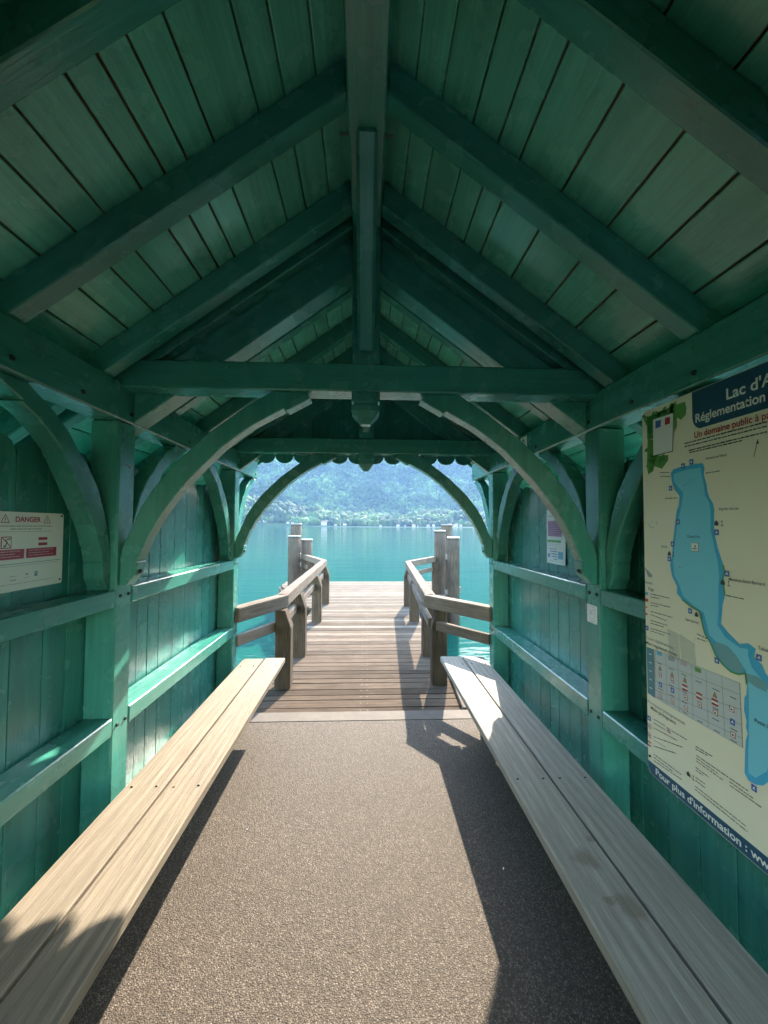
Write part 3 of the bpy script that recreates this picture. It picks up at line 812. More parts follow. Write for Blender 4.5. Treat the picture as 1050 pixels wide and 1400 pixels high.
MAP = {'lake':[[1.318,1.6438],[1.3065,1.6549],[1.282,1.6577],[1.2533,1.6575],[1.2281,1.6597],[1.1877,1.6574],[1.1813,1.6429],[1.1842,1.6204],[1.1759,1.5927],[1.1722,1.5659],[1.166,1.5503],[1.1534,1.5308],[1.1505,1.5134],[1.1535,1.4543],[1.1422,1.4032],[1.1249,1.3538],[1.1206,1.3364],[1.1261,1.3143],[1.1213,1.2686],[1.1304,1.2385],[1.1332,1.2129],[1.1369,1.1834],[1.1144,1.1641],[1.0804,1.1422],[1.0546,1.1513],[1.0339,1.1425],[1.0397,1.1195],[1.0181,1.1071],[1.0088,1.0881],[0.9839,1.0691],[0.9668,1.0333],[0.9665,0.9429],[0.9809,0.8646],[1.0139,0.8109],[1.024,0.7977],[1.0445,0.7872],[1.0654,0.7857],[1.0758,0.7992],[1.0722,0.8609],[1.0695,0.8899],[1.0636,0.9094],[1.0685,0.9235],[1.0662,0.9412],[1.0726,0.9682],[1.0698,1.0028],[1.0641,1.0118],[1.0615,1.0394],[1.0642,1.0683],[1.0866,1.0576],[1.1096,1.0573],[1.1333,1.0685],[1.1577,1.0893],[1.1741,1.1192],[1.1935,1.1399],[1.2039,1.175],[1.2124,1.2036],[1.2458,1.2124],[1.2809,1.2278],[1.3017,1.2426],[1.301,1.2673],[1.3221,1.2977],[1.3295,1.3346],[1.3201,1.369],[1.3131,1.4196],[1.3054,1.4615],[1.2969,1.5112],[1.2854,1.5362],[1.2819,1.5648],[1.3029,1.5873],[1.3132,1.6136]],'inner':[[1.3053,1.638],[1.2797,1.6429],[1.2385,1.6453],[1.1951,1.645],[1.1921,1.6195],[1.1851,1.5899],[1.1814,1.559],[1.1664,1.5353],[1.1626,1.5139],[1.1644,1.4542],[1.1528,1.4027],[1.1414,1.3559],[1.1382,1.3236],[1.143,1.2722],[1.1432,1.2252],[1.1488,1.1769],[1.1229,1.1478],[1.0807,1.132],[1.055,1.1362],[1.0556,1.1178],[1.0458,1.0913],[1.0192,1.0684],[0.9974,1.039],[0.9903,0.9615],[1.013,0.8396],[1.0439,0.8052],[1.0649,0.8057],[1.0631,0.8658],[1.0604,0.8946],[1.0575,0.9947],[1.0575,1.0542],[1.0639,1.0784],[1.0856,1.0913],[1.1318,1.1187],[1.1565,1.1278],[1.1779,1.1403],[1.1962,1.2032],[1.2359,1.2183],[1.2754,1.2388],[1.2902,1.273],[1.3109,1.3032],[1.3151,1.3485],[1.3071,1.399],[1.2956,1.4615],[1.2808,1.5107],[1.2722,1.5375],[1.2659,1.5738],[1.2865,1.5941],[1.3049,1.6148]],'marsh':[[1.1633,1.1168],[1.1481,1.1276],[1.1155,1.1252],[1.0927,1.1096],[1.0746,1.0882],[1.067,1.074],[1.0903,1.0597],[1.1172,1.0669],[1.1411,1.0802],[1.1573,1.1003]],'river':[[1.0642,1.0683],[1.036,1.0719],[1.0062,1.0669],[1.0069,1.0414],[1.0369,1.0423],[1.0629,1.0521]],'title_box':[[1.2223,1.8657],[1.223,1.804],[1.2186,1.7869],[1.2103,1.7749],[1.1962,1.7663]],'green1':[[1.3289,1.867],[1.2896,1.8681],[1.2499,1.8662],[1.2455,1.8425],[1.2486,1.823],[1.2697,1.8123],[1.2853,1.8249],[1.2862,1.7958],[1.2976,1.7776],[1.3012,1.8461],[1.371,1.8481],[1.3891,1.8666]],'green2':[[1.4268,1.7847],[1.3917,1.7725],[1.3933,1.7166],[1.3276,1.7072],[1.3281,1.6901],[1.358,1.6644],[1.3943,1.6786],[1.4011,1.6616],[1.4271,1.6537],[1.4342,1.6846]],'green0':[[1.4293,1.864],[1.3289,1.867],[1.371,1.8481],[1.396,1.8459],[1.3979,1.7784],[1.4288,1.7851]],'plaque':[[1.396,1.8481],[1.2968,1.8457],[1.3048,1.715],[1.3984,1.7144]],'flagb':[[1.3818,1.8376],[1.3545,1.8348],[1.3569,1.8112],[1.3826,1.8109]],'flagr':[[1.3355,1.8363],[1.3127,1.8344],[1.3144,1.8114],[1.3374,1.812]],'table':[[1.4091,1.0295],[1.0817,1.0357],[1.0776,0.8631],[1.4138,0.8584]],'thead':[[1.4522,1.0257],[1.4135,1.0273],[1.4138,0.8571],[1.4501,0.8613]],'foot':[[1.4522,0.6182],[1.0194,0.6266],[1.0208,0.579],[1.4338,0.587]],'lines':[[[1.2553,1.731],[0.9862,1.7323]],[[1.2556,1.7209],[0.9866,1.721]],[[1.2392,1.7056],[0.987,1.7065]],[[1.237,1.6983],[1.0565,1.6987]],[[1.3817,1.795],[1.3166,1.7948]],[[1.3916,1.7793],[1.3042,1.7791]],[[1.3677,1.7497],[1.3437,1.7513]],[[1.3926,1.7412],[1.3086,1.7398]],[[1.1772,1.6252],[1.1273,1.6252]],[[1.3673,1.6526],[1.3236,1.6467]],[[1.3647,1.6382],[1.3211,1.6328]],[[1.3461,1.5598],[1.2901,1.5584]],[[1.2679,1.5951],[1.2028,1.62]],[[1.4259,1.2213],[1.3354,1.2223]],[[1.4262,1.2109],[1.3825,1.2119]],[[1.4268,1.1907],[1.3335,1.192]],[[1.427,1.1816],[1.3833,1.1835]],[[1.4277,1.1591],[1.3232,1.1599]],[[1.428,1.1479],[1.3519,1.143]],[[1.4285,1.1267],[1.3438,1.128]],[[1.4288,1.1164],[1.3643,1.1188]],[[1.4293,1.0984],[1.3332,1.1013]],[[1.4296,1.0894],[1.3621,1.0907]],[[1.1193,1.2682],[1.0601,1.2671]],[[1.2239,1.132],[1.1849,1.1273]],[[1.2243,1.1184],[1.1874,1.1184]],[[1.4222,0.7804],[1.3648,0.784]],[[1.4225,0.7671],[1.3681,0.7698]],[[1.423,0.7494],[1.3153,0.7613]],[[1.4239,0.7184],[1.2918,0.7516]],[[1.4242,0.7073],[1.3669,0.7117]],[[1.4248,0.6852],[1.3165,0.7183]],[[1.4256,0.6572],[1.2996,0.6606]],[[1.4259,0.6461],[1.3347,0.6498]],[[1.4262,0.6342],[1.2974,0.6461]],[[1.2387,0.7833],[1.1772,0.7861]],[[1.2389,0.7748],[1.1949,0.7792]],[[1.237,0.7568],[1.1263,0.7572]],[[1.2373,0.7483],[1.1613,0.7468]],[[1.2375,0.7394],[1.1388,0.7391]],[[1.2405,0.7187],[1.1923,0.7174]],[[1.2408,0.7098],[1.2127,0.7106]],[[1.2414,0.6878],[1.2065,0.6885]],[[1.2417,0.6781],[1.2046,0.6768]],[[1.2446,0.6592],[1.0764,0.6588]],[[1.2449,0.6495],[1.0713,0.6477]],[[1.1224,0.7571],[1.0663,0.7573]],[[1.1227,0.7473],[1.0491,0.7473]],[[1.121,0.738],[1.0308,0.7388]],[[1.3366,0.7812],[1.273,0.7852]]],'tabh':[[[1.4102,0.9888],[1.0807,1.005]],[[1.4121,0.9181],[1.0801,0.9649]],[[1.413,0.8871],[1.0794,0.9249]],[[1.4136,0.865],[1.0786,0.8885]]],'tabv':[[[1.3562,1.0309],[1.3558,0.8594]],[[1.3023,1.0321],[1.3008,0.861]],[[1.247,1.0323],[1.245,0.8629]],[[1.193,1.0336],[1.1889,0.8651]],[[1.1384,1.0348],[1.1331,0.8659]]],'cellblue':[[1.3986,1.0274],[1.3745,1.0283],[1.3748,1.0153],[1.3977,1.0146]],'cellgrey':[[1.3454,1.0276],[1.3175,1.0293],[1.3179,1.0157],[1.3447,1.0135]],'cellpink':[[1.2907,1.0298],[1.265,1.0303],[1.2643,1.0175],[1.2901,1.0159]],'cellgreen':[[1.234,1.029],[1.2104,1.0294],[1.2099,1.0164],[1.233,1.0151]],'redbars':[[1.2748,0.9516],[1.2188,0.9488],[1.1629,0.9535],[1.4452,0.6832]],'redicons':[[1.3856,0.9495],[1.329,0.9512],[1.2732,0.9179],[1.3857,0.8816],[1.3299,0.8821],[1.2727,0.8826],[1.2183,0.918],[1.1626,0.9193],[1.108,0.9542],[1.1062,0.8847],[1.3507,0.7763],[1.4435,0.7461],[1.4444,0.7124]],'blueicons':[[1.2625,1.6601],[1.2289,1.6678],[1.3183,1.593],[1.2886,1.4792],[1.3146,1.4057],[1.3306,1.3548],[1.143,1.4471],[1.1127,1.3302],[1.2472,1.1976],[1.447,1.0949],[1.3847,0.9155],[1.3289,0.9183],[1.1067,0.9194],[1.1526,1.0736],[1.4434,0.7737],[1.0243,1.1228],[1.0482,0.7762]],'houses':[[1.1431,1.4727],[1.1264,1.3028],[1.3301,1.3717],[1.2222,1.1908],[1.2684,0.6804]],'tri':[[1.385,0.9721],[1.3296,0.9704],[1.2752,0.9733],[1.1632,0.9714]],'boats':[[1.286,1.3285],[1.2234,1.3999],[1.0236,0.9231],[1.244,1.628]],'bits':[[1.4297,1.3207],[1.2668,0.6512]],'green_shore':[[1.1249,1.3538],[1.1407,1.3814],[1.1356,1.3836],[1.1206,1.3364]]}

# ------------------------------------------------------------------ signs
class Print:
    """flat ink on a board standing in the YZ plane; to = sign of the normal along X"""
    def __init__(s, x, to):
        s.x, s.to, s.v, s.f, s.m, s.mats = x, to, [], [], [], []
    def poly(s, pts, ink, layer=1):
        n = len(s.v)
        s.v += [(s.x + s.to * .0005 * layer, p[0], p[1]) for p in pts]
        mat = M['ink_' + ink]
        if mat not in s.mats: s.mats.append(mat)
        s.f.append(list(range(n, n + len(pts)))); s.m.append(s.mats.index(mat))
    def bar(s, a, b, th, ink, layer=2):
        a, b = Vector(a), Vector(b); d = (b - a).normalized(); q = Vector((-d.y, d.x)) * th / 2
        s.poly([a + q, b + q, b - q, a - q], ink, layer)
    def words(s, a, b, th, ink, layer=2, seed=0):
        """a run of small unreadable print: word-length dashes"""
        rr = random.Random(seed); a, b = Vector(a), Vector(b); L = (b - a).length; d = (b - a).normalized(); t_ = 0
        while t_ < L - .003:
            wl = min(rr.uniform(.006, .020), L - t_)
            s.bar(a + d * t_, a + d * (t_ + wl), th * rr.uniform(.8, 1.1), ink, layer); t_ += wl + .0022
    def rect(s, c, w_, h, ink, layer=2):
        s.poly([(c[0] - w_ / 2, c[1] - h / 2), (c[0] + w_ / 2, c[1] - h / 2), (c[0] + w_ / 2, c[1] + h / 2), (c[0] - w_ / 2, c[1] + h / 2)], ink, layer)
    def frame(s, c, w_, h, th, ink, fill='white', layer=2):
        s.rect(c, w_, h, ink, layer); s.rect(c, w_ - 2 * th, h - 2 * th, fill, layer + 1)
    def build(s, name, parent):
        me = bpy.data.meshes.new(name)
        me.from_pydata(s.v, [], s.f)
        for m_ in s.mats: me.materials.append(m_)
        for p_, i in zip(me.polygons, s.m): p_.material_index = i
        bm = bmesh.new(); bm.from_mesh(me)
        for f_ in bm.faces:
            if f_.normal.x * s.to < 0: f_.normal_flip()
        bmesh.ops.triangulate(bm, faces=[f_ for f_ in bm.faces if len(f_.verts) > 4]); bm.to_mesh(me); bm.free()
        return link(name, me, None, parent)
def glyphs(txt, off=0.0):
    c = bpy.data.curves.new('t', 'FONT'); c.body = txt; c.size = 1; c.offset = off
    o = bpy.data.objects.new('t', c); me = bpy.data.meshes.new_from_object(o)
    bpy.data.objects.remove(o); bpy.data.curves.remove(c)
    a = np.array([v_.co[:2] for v_ in me.vertices])
    return me, a
def text(name, txt, sub, yl, yr, z, cap, x, to, ink, parent, off=.012, layer=6):
    """sub is the part of txt that runs from yl to yr on the board; cap = capital height"""
    _, a = glyphs(sub, off); w0 = a[:, 0].max()
    bpy.data.meshes.remove(_)
    me, a = glyphs(txt, off)
    _, hcap = glyphs('H', off); hh = hcap[:, 1].max(); bpy.data.meshes.remove(_)
    sx = abs(yr - yl) / w0; sy = cap / hh
    dr = 1 if yr > yl else -1
    for v_ in me.vertices:
        px_, py_ = v_.co.x, v_.co.y
        v_.co = (x + to * .0005 * layer, yl + dr * sx * px_, z + sy * py_)
    me.materials.append(M['ink_' + ink]); me.name = name
    return link(name, me, None, parent)

# --- the big lake map on the right wall
mp_ = empty('map_board', (1.036, .8, .575), 'large cream board with a blue lake map and dark blue title on the right wall', 'information board')
XB = 1.031
bm = bmesh.new()
ya, yb, za, zb2, rr_ = .13, 1.4555, .578, 1.888, .022
pts = []
for cy, cz, a0 in ((yb - rr_, za + rr_, -90), (yb - rr_, zb2 - rr_, 0), (ya + rr_, zb2 - rr_, 90), (ya + rr_, za + rr_, 180)):
    for k in range(5):
        a_ = math.radians(a0 + k * 22.5); pts.append((cy + rr_ * math.cos(a_), cz + rr_ * math.sin(a_)))
vs = [bm.verts.new((XB, p[0], p[1])) for p in pts]; fc = bm.faces.new(vs)
ex = bmesh.ops.extrude_face_region(bm, geom=[fc]); bmesh.ops.translate(bm, vec=(.004, 0, 0), verts=[g for g in ex['geom'] if isinstance(g, bmesh.types.BMVert)])
bmesh.ops.recalc_face_normals(bm, faces=bm.faces)
me = bpy.data.meshes.new('panel'); bm.to_mesh(me); bm.free()
link('panel', me, M['ink_cream'], mp_)
P_ = Print(XB, -1)
D = MAP
P_.poly([(.13, .5785 + .001), (1.4375, .5795), (1.449, .588), (1.4545, .6015), (1.4545, .6215), (.13, .6265)], 'navy', 1)
P_.poly([(1.2223, 1.8865), (1.223, 1.804), (1.2186, 1.7869), (1.2103, 1.7749), (1.1962, 1.7663), (.42, 1.7663), (.40, 1.785), (.395, 1.8865)], 'navy', 1)
P_.poly(D['lake'], 'lake', 1)
P_.poly(D['inner'], 'pale', 2)
P_.poly(D['marsh'], 'marsh', 3)
P_.poly(D['river'], 'marsh', 3)
for a, b_ in zip(D['lake'][46:57], D['lake'][47:58]): P_.bar(a, b_, .005, 'leafl', 3)
for a, b_ in zip(D['lake'][15:18], D['lake'][16:19]): P_.bar(a, b_, .005, 'leafl', 3)
for g_, c_ in (('green0', 'leaf'), ('green1', 'leafl'), ('green2', 'leafl')): P_.poly(D[g_], c_, 1)
rl = random.Random(4)
for k in range(60):     # leaves of the printed branch
    cy, cz = rl.choice([(1.42, 1.86), (1.38, 1.875), (1.35, 1.87), (1.31, 1.872), (1.29, 1.85), (1.43, 1.80), (1.435, 1.74), (1.40, 1.705), (1.36, 1.70), (1.41, 1.69)])
    cy += rl.uniform(-.02, .02); cz += rl.uniform(-.014, .012); a_ = rl.uniform(0, 6.28); L_ = rl.uniform(.008, .018)
    if cy > 1.452 - L_ or cz > 1.885 - L_: continue
    d_ = Vector((math.cos(a_), math.sin(a_))); q_ = Vector((-d_.y, d_.x)); c_ = Vector((cy, cz))
    P_.poly([c_ - d_ * L_, c_ - d_ * L_ * .2 + q_ * L_ * .45, c_ + d_ * L_, c_ - d_ * L_ * .2 - q_ * L_ * .45], rl.choice(('leaf', 'leafl', 'leafl')), 3)
P_.poly(D['plaque'], 'black', 4)
def inset(p, k):
    c_ = Vector((sum(q[0] for q in p) / len(p), sum(q[1] for q in p) / len(p))); return [tuple(c_ + (Vector(q) - c_) * k) for q in p]
P_.poly(inset(D['plaque'], .965), 'white', 5)
P_.poly(D['flagb'], 'blue', 6); P_.poly(D['flagr'], 'red', 6)
P_.poly(D['table'], 'grey', 1); P_.poly(inset(D['table'], .985), 'table', 2)
P_.poly(D['thead'], 'teal', 2)
for k in range(5): P_.rect((1.4335, 1.005 - k * .030), .013, .003, 'white', 3)
for a, b_ in D['tabh']: P_.bar(a, b_, .0015, 'grey', 3)
for a, b_ in D['tabv']: P_.bar(a, b_, .0015, 'grey', 3)
for k, c_ in (('cellblue', 'sky'), ('cellgrey', 'grey'), ('cellpink', 'pink'), ('cellgreen', 'leafl')): P_.poly(D[k], c_, 4)
rt = random.Random(9)
for ci, cy in enumerate((1.386, 1.333, 1.277, 1.219, 1.160, 1.104)):     # small captions in the table cells
    for rz in (1.0, .945, .913, .881):
        if rt.random() < .8: P_.bar((cy + rt.uniform(.008, .014), rz - .013), (cy - rt.uniform(.008, .014), rz - .013), .0022, 'black', 4)
for c_ in D['redbars'][:3]:
    for k in (-1, 1):
        P_.rect((c_[0], c_[1] + k * .0065 - .004), .022, .0062, 'red', 5)
    P_.rect((c_[0], c_[1] - .004), .022, .006, 'white', 5)
c_ = D['redbars'][3]
for k in (-1, 1): P_.rect((c_[0], c_[1] + k * .006), .017, .005, 'red', 5)
for c_ in D['redicons']:
    P_.frame(c_, .0155, .0165, .0016, 'red', 'white', 4); P_.bar((c_[0] - .005, c_[1] - .005), (c_[0] + .005, c_[1] + .005), .0018, 'red', 6); P_.bar((c_[0] + .003, c_[1] - .003), (c_[0] - .003, c_[1] + .002), .003, 'black', 6)
for c_ in D['blueicons']:
    P_.rect(c_, .0150, .0165, 'blue', 4); P_.bar((c_[0] + .003, c_[1] - .003), (c_[0] - .002, c_[1] + .004), .0028, 'white', 5); P_.rect((c_[0] - .002, c_[1] - .002), .003, .003, 'white', 5)
for c_ in D['houses']:
    P_.poly([(c_[0] - .007, c_[1] - .006), (c_[0] + .007, c_[1] - .006), (c_[0] + .007, c_[1] + .002), (c_[0], c_[1] + .010), (c_[0] - .007, c_[1] + .002)], 'black', 4)
    q = (c_[0] - .019, c_[1])
    P_.bar((q[0], q[1] - .008), (q[0], q[1] + .008), .0016, 'black', 4); P_.bar((q[0] - .005, q[1] - .006), (q[0] + .005, q[1] - .006), .0016, 'black', 4); P_.bar((q[0] - .003, q[1] + .006), (q[0] + .003, q[1] + .006), .0014, 'black', 4)
for c_ in D['tri']: P_.poly([(c_[0] - .008, c_[1] - .008), (c_[0] + .008, c_[1] - .008), (c_[0], c_[1] + .009)], 'black', 3); P_.poly([(c_[0] - .0055, c_[1] - .0065), (c_[0] + .0055, c_[1] - .0065), (c_[0], c_[1] + .006)], 'orange', 4)
for c_ in D['boats'][1:2]:
    P_.frame(c_, .028, .026, .001, 'crimson', 'white', 3); P_.poly([(c_[0] + .010, c_[1] - .004), (c_[0] - .010, c_[1] - .004), (c_[0] - .006, c_[1] - .007), (c_[0] + .006, c_[1] - .007)], 'black', 5); P_.poly([(c_[0], c_[1] - .003), (c_[0] - .006, c_[1] + .002), (c_[0], c_[1] + .009)], 'black', 5)
c_ = D['boats'][0]; P_.poly([(c_[0] + .007, c_[1]), (c_[0] - .007, c_[1]), (c_[0], c_[1] + .006)], 'grey', 3)
for i_, (a, b_) in enumerate(D['lines']):
    if i_ in (12, 30): P_.bar(a, b_, .0013, 'black', 2)
    else: P_.words(a, b_, .0036 if i_ < 4 else .0026, 'black', 2, i_)
P_.bar((1.024, 1.648), (1.0135, 1.685), .0016, 'black', 2); P_.poly([(1.0160, 1.682), (1.0085, 1.680), (1.0110, 1.694)], 'black', 3)
for k_, c_ in enumerate(((1.450, 1.2195, 'sky'), (1.450, 1.1955, 'red'), (1.451, 1.170, 'orange'), (1.4505, 1.145, 'red'))):
    P_.poly([(c_[0] + .004, c_[1] + .006), (c_[0] - .012, c_[1] + (.006 if k_ < 2 else 0)), (c_[0] - .012, c_[1] - (.004 if k_ < 2 else 0)), (c_[0] + .004, c_[1] - .006)], c_[2], 4)
# carved scratches and scuffs
for a, b_ in (((1.430, 1.475), (1.421, 1.462)), ((1.421, 1.462), (1.411, 1.459)), ((1.411, 1.459), (1.4045, 1.4615)), ((1.3915, 1.482), (1.387, 1.470)), ((1.414, 1.483), (1.4125, 1.477))):
    P_.bar(a, b_, .0020, 'scratch' if a[0] < 1.39 else 'grey', 2)
P_.poly([(1.348, 1.118), (1.300, 1.112), (1.292, 1.02), (1.340, 1.03)], 'scratch', 1)
P_.poly([(1.296, 1.113), (1.235, 1.100), (1.225, .99), (1.287, 1.012)], 'scratch', 1)
for k in range(26):
    cy, cz = rt.uniform(1.23, 1.345), rt.uniform(1.01, 1.11); P_.bar((cy, cz), (cy + rt.uniform(-.01, .01), cz + rt.uniform(-.015, .015)), .0009, 'grey', 2)
P_.poly([(1.455, 1.315), (1.415, 1.290), (1.418, 1.281), (1.437, 1.281)], 'grey', 2)
# second half of the board, towards the road: legend bars
for k in range(16): P_.words((.36 - .0, 1.66 - k * .055), (.18, 1.66 - k * .055), .004, 'black', 2, 100 + k)
P_.build('map_print', mp_)['kind'] = 'stuff'
T = lambda txt, sub, yl, yr, z, cap, ink, off=.012: text('lettering', txt, sub, yl, yr, z, cap, XB, -1, ink, mp_, off)
T("Lac d'Annecy", "Lac d", 1.1009, 1.0051, 1.8245, .031, 'white', .022)
T('Réglementation', 'Réglementation', 1.2099, .9868, 1.7865, .0265, 'white', .022)
T('Un domaine public à partager', 'Un domaine public à p', 1.215, .986, 1.7395, .0195, 'red', .018)
T("Pour plus d'information : www", "Pour plus d'information", 1.4161, 1.0891, .5945, .0215, 'white', .022)
T('Annecy-le-Vieux', 'Annecy-le-Vieux', 1.1739, 1.1017, 1.665, .0075, 'black', .004)
T('Veyrier-du-Lac', 'Veyrier-du-Lac', 1.1327, 1.0695, 1.5105, .0085, 'black', .004)
T('Menthon-Saint-Bernard', 'Menthon-Saint-Bernard', 1.1069, 1.0021, 1.3115, .0085, 'black', .004)
T('Grand lac', 'Grand lac', 1.2506, 1.2012, 1.4288, .0085, 'navy', .004)
T('Sevrier', 'Sevrier', 1.3656, 1.3363, 1.3915, .0080, 'black', .004)
T('Saint-Jorioz', 'Saint-Jorioz', 1.2648, 1.2144, 1.164, .0080, 'black', .004)
T('Talloires', 'Talloires', 1.0254, .985, 1.144, .0095, 'black', .004)
T('Petit lac', 'Petit', 1.0414, 1.0120, .951, .0105, 'navy', .006)
T('Fanions', 'Fanions', 1.4525, 1.4140, 1.2567, .0095, 'teal', .01)
T('Flags', 'Flags', 1.4353, 1.4070, 1.2345, .0100, 'black', .006)
T('Zones réglementées', 'Zones réglementées', 1.4534, 1.3200, 1.0560, .0105, 'grey', .008)
T('Main regulated zones', 'Main regulated zones', 1.4526, 1.3050, 1.0372, .0105, 'black', .008)
T('Principaux pictogrammes', 'Principaux pictogrammes', 1.4500, 1.2767, .8285, .0105, 'grey', .008)
T('Main pictograms', 'Main pictograms', 1.4340, 1.3160, .8115, .0105, 'black', .008)
for y_, z_ in ((1.45, 1.872), (1.45, .64), (.14, 1.872), (.14, .64), (.80, 1.875), (.80, .605)):
    cyl('screw', (XB - .0035, y_ - .005, z_), (XB + .002, y_ - .005, z_), .004, .0045, M['bolt'], mp_, n=8)

# --- danger sign on the left wall
dg = empty('danger_sign', (-1.166, 1.456, 1.235), 'white DANGER sign with two dark red boxes, screwed to the left wall boards', 'sign')
XD = -1.1665
bm = bmesh.new(); pts = []
for cy, cz, a0 in ((1.616, 1.247, -90), (1.616, 1.494, 0), (1.296, 1.494, 90), (1.296, 1.247, 180)):
    for k in range(4):
        a_ = math.radians(a0 + k * 30); pts.append((cy + .009 * math.cos(a_), cz + .009 * math.sin(a_)))
vs = [bm.verts.new((XD, p[0], p[1])) for p in pts]; fc = bm.faces.new(vs)
ex = bmesh.ops.extrude_face_region(bm, geom=[fc]); bmesh.ops.translate(bm, vec=(-.003, 0, 0), verts=[g for g in ex['geom'] if isinstance(g, bmesh.types.BMVert)])
bmesh.ops.recalc_face_normals(bm, faces=bm.faces)
me = bpy.data.meshes.new('panel'); bm.to_mesh(me); bm.free()
link('panel', me, M['ink_signw'], dg)
G = Print(XD, 1)
for cy in (1.3695, 1.543):
    a, b_, c_ = (cy - .0155, 1.4665), (cy, 1.4935), (cy + .0155, 1.4665)
    for p, q in ((a, b_), (b_, c_), (c_, a)): G.bar(p, q, .0022, 'crimson', 2)
    G.bar((cy, 1.473), (cy, 1.484), .0022, 'black', 2); G.rect((cy, 1.4695), .0022, .002, 'black', 2)
G.words((1.3425, 1.4553), (1.568, 1.4553), .0035, 'grey', 2, 1); G.words((1.390, 1.4452), (1.517, 1.4452), .0035, 'grey', 2, 2)
G.bar((1.345, 1.4365), (1.568, 1.4365), .0012, 'grey', 2)
G.frame((1.3762, 1.401), .039, .039, .0028, 'crimson', 'signw', 2)
G.bar((1.361, 1.4165), (1.392, 1.386), .0028, 'crimson', 5)
G.bar((1.366, 1.388), (1.374, 1.391), .005, 'black', 4); G.bar((1.373, 1.392), (1.379, 1.402), .0035, 'black', 4); G.bar((1.379, 1.402), (1.370, 1.409), .003, 'black', 4); G.bar((1.370, 1.409), (1.388, 1.412), .0026, 'black', 4); G.rect((1.387, 1.413), .005, .005, 'black', 5)
G.rect((1.5263, 1.4102), .0405, .0100, 'crimson', 2); G.rect((1.5263, 1.3912), .0405, .0100, 'crimson', 2)
for y0_, y1_ in ((1.322, 1.4470), (1.4553, 1.5915)):
    G.rect(((y0_ + y1_) / 2, 1.3610), y1_ - y0_, .0325, 'crimson', 2)
    for k in range(3): G.words((y0_ + .01, 1.3705 - k * .0085), (y1_ - .016 - .02 * (k % 2), 1.3705 - k * .0085), .0028, 'pink', 3, 40 + k)
G.bar((1.30, 1.3285), (1.6155, 1.3285), .0018, 'teal', 2); G.bar((1.30, 1.3210), (1.600, 1.3210), .0009, 'teal', 2)
G.rect((1.5006, 1.2870), .0135, .0160, 'teal', 2); G.bar((1.496, 1.289), (1.505, 1.289), .002, 'white', 3); G.rect((1.459, 1.290), .004, .005, 'black', 2); G.rect((1.465, 1.290), .004, .005, 'black', 2)
G.words((1.451, 1.279), (1.472, 1.279), .002, 'grey', 2, 7); G.words((1.394, 1.288), (1.424, 1.288), .002, 'grey', 2, 8); G.words((1.396, 1.275), (1.422, 1.275), .0035, 'grey', 2, 9); G.words((1.33, 1.262), (1.58, 1.262), .0018, 'grey', 2, 10)
G.build('sign_print', dg)['kind'] = 'stuff'
text('lettering', 'DANGER', 'DANGER', 1.4045, 1.5109, 1.4700, .0172, XD, 1, 'crimson', dg, .02)
for y_, z_ in ((1.617, 1.494), (1.617, 1.253), (1.296, 1.494), (1.296, 1.253)):
    cyl('screw', (XD - .002, y_ - .004, z_), (XD + .0028, y_ - .004, z_), .0035, .0035, M['bolt'], dg, n=8)

# --- paper notice on the far right wall
pn = empty('paper_notice', (1.168, 2.45, 1.235), 'paper notice with a purple table and green line on the right wall boards', 'notice')
bm = bmesh.new(); nx_ = 7; nz_ = 9; gv = []
y0_, y1_, z0_, z1_ = 2.322, 2.570, 1.235, 1.572
for j in range(nz_):
    for i_ in range(nx_):
        a_, b_ = i_ / (nx_ - 1), j / (nz_ - 1)
        gv.append(bm.verts.new((1.1692 - .0025 * math.sin(math.pi * a_) ** 2 - .004 * (1 - b_) ** 3 * (1 - a_), y0_ + (y1_ - y0_) * a_, z0_ + (z1_ - z0_) * b_)))
for j in range(nz_ - 1):
    for i_ in range(nx_ - 1): bm.faces.new((gv[j * nx_ + i_], gv[(j + 1) * nx_ + i_], gv[(j + 1) * nx_ + i_ + 1], gv[j * nx_ + i_ + 1])).smooth = True
me = bpy.data.meshes.new('sheet'); bm.to_mesh(me); bm.free()
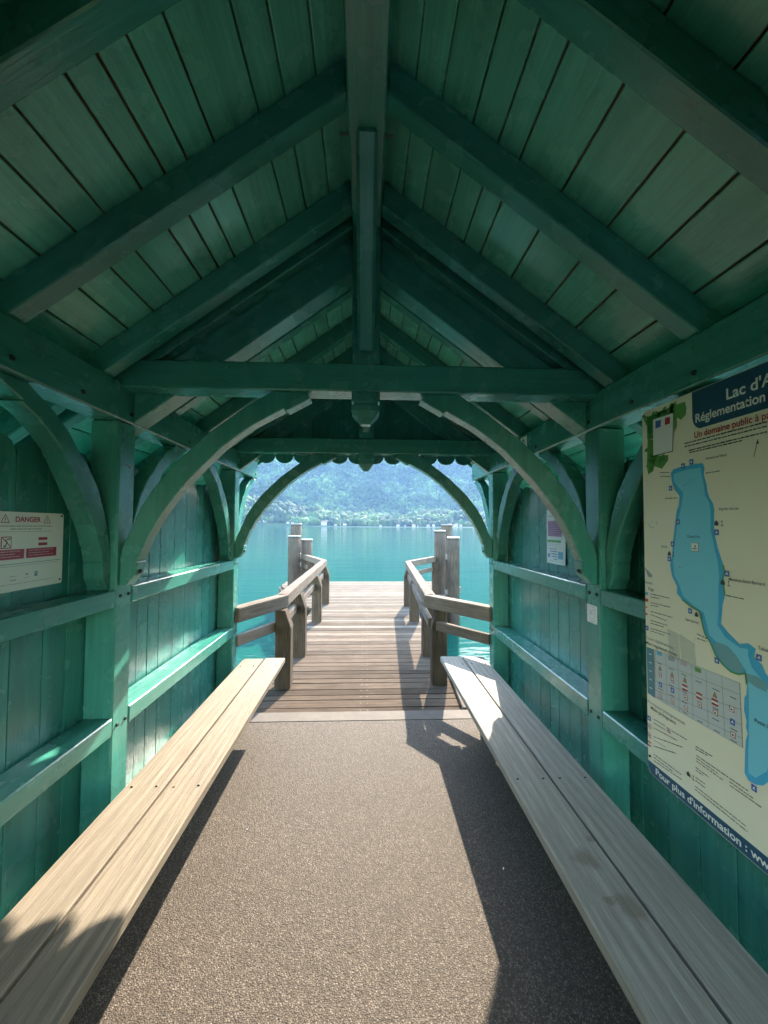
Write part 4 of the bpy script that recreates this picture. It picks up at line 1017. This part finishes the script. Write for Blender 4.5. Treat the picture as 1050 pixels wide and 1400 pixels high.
link('sheet', me, M['ink_white'], pn)
Q = Print(1.1645, -1)
Q.rect((2.4505, 1.452), .178, .096, 'purple', 2)
for k in range(7): Q.words((2.533, 1.494 - k * .0135), (2.368, 1.494 - k * .0135), .003, 'pink', 3, 60 + k)
Q.rect((2.461, 1.3745), .181, .015, 'leafl', 2)
Q.words((2.54, 1.3550), (2.37, 1.3550), .002, 'grey', 2, 70); Q.words((2.54, 1.3450), (2.40, 1.3450), .002, 'grey', 2, 71)
Q.rect((2.378, 1.291), .054, .044, 'sky', 2); Q.rect((2.530, 1.284), .024, .022, 'blue', 2)
for k in range(5): Q.bar((2.535 - k * .018, 1.327 - k * .0155), (2.42, 1.327 - k * .0155), .005, 'blue' if k else 'grey', 2)
Q.words((2.55, 1.252), (2.34, 1.252), .002, 'grey', 2, 72)
Q.words((2.54, 1.530), (2.40, 1.530), .004, 'blue', 2, 73)
Q.build('notice_print', pn)['kind'] = 'stuff'
# --- small sticker on the near right post
sk = empty('post_sticker', (1.044, 1.832, 1.02), 'small square white sticker with a faint red crossed picture on the near right post', 'sticker')
block('backing', (1.0415, 1.793, 1.023), (1.0445, 1.871, 1.104), M['ink_white'], sk, axis=1, b=.0004)
K = Print(1.0415, -1)
K.frame((1.832, 1.070), .054, .054, .0025, 'pink', 'white', 1)
K.bar((1.849, 1.055), (1.815, 1.087), .0040, 'pink', 3); K.bar((1.845, 1.083), (1.835, 1.070), .005, 'grey', 3); K.bar((1.838, 1.068), (1.822, 1.062), .004, 'grey', 3)
K.words((1.858, 1.033), (1.806, 1.033), .003, 'grey', 1, 5)
K.build('sticker_print', sk)['kind'] = 'stuff'
# --- numbered tag on the right wall plate
tg = empty('number_tag', (1.04, 2.60, 2.0), 'tiny white tag with a dark figure on the right wall plate', 'tag')
block('plate', (1.0365, 2.555, 1.972), (1.0395, 2.660, 2.052), M['ink_white'], tg, axis=1, b=.0004)
text('lettering', '2', '2', 2.632, 2.588, 1.985, .054, 1.0365, -1, 'black', tg, .03, 1)
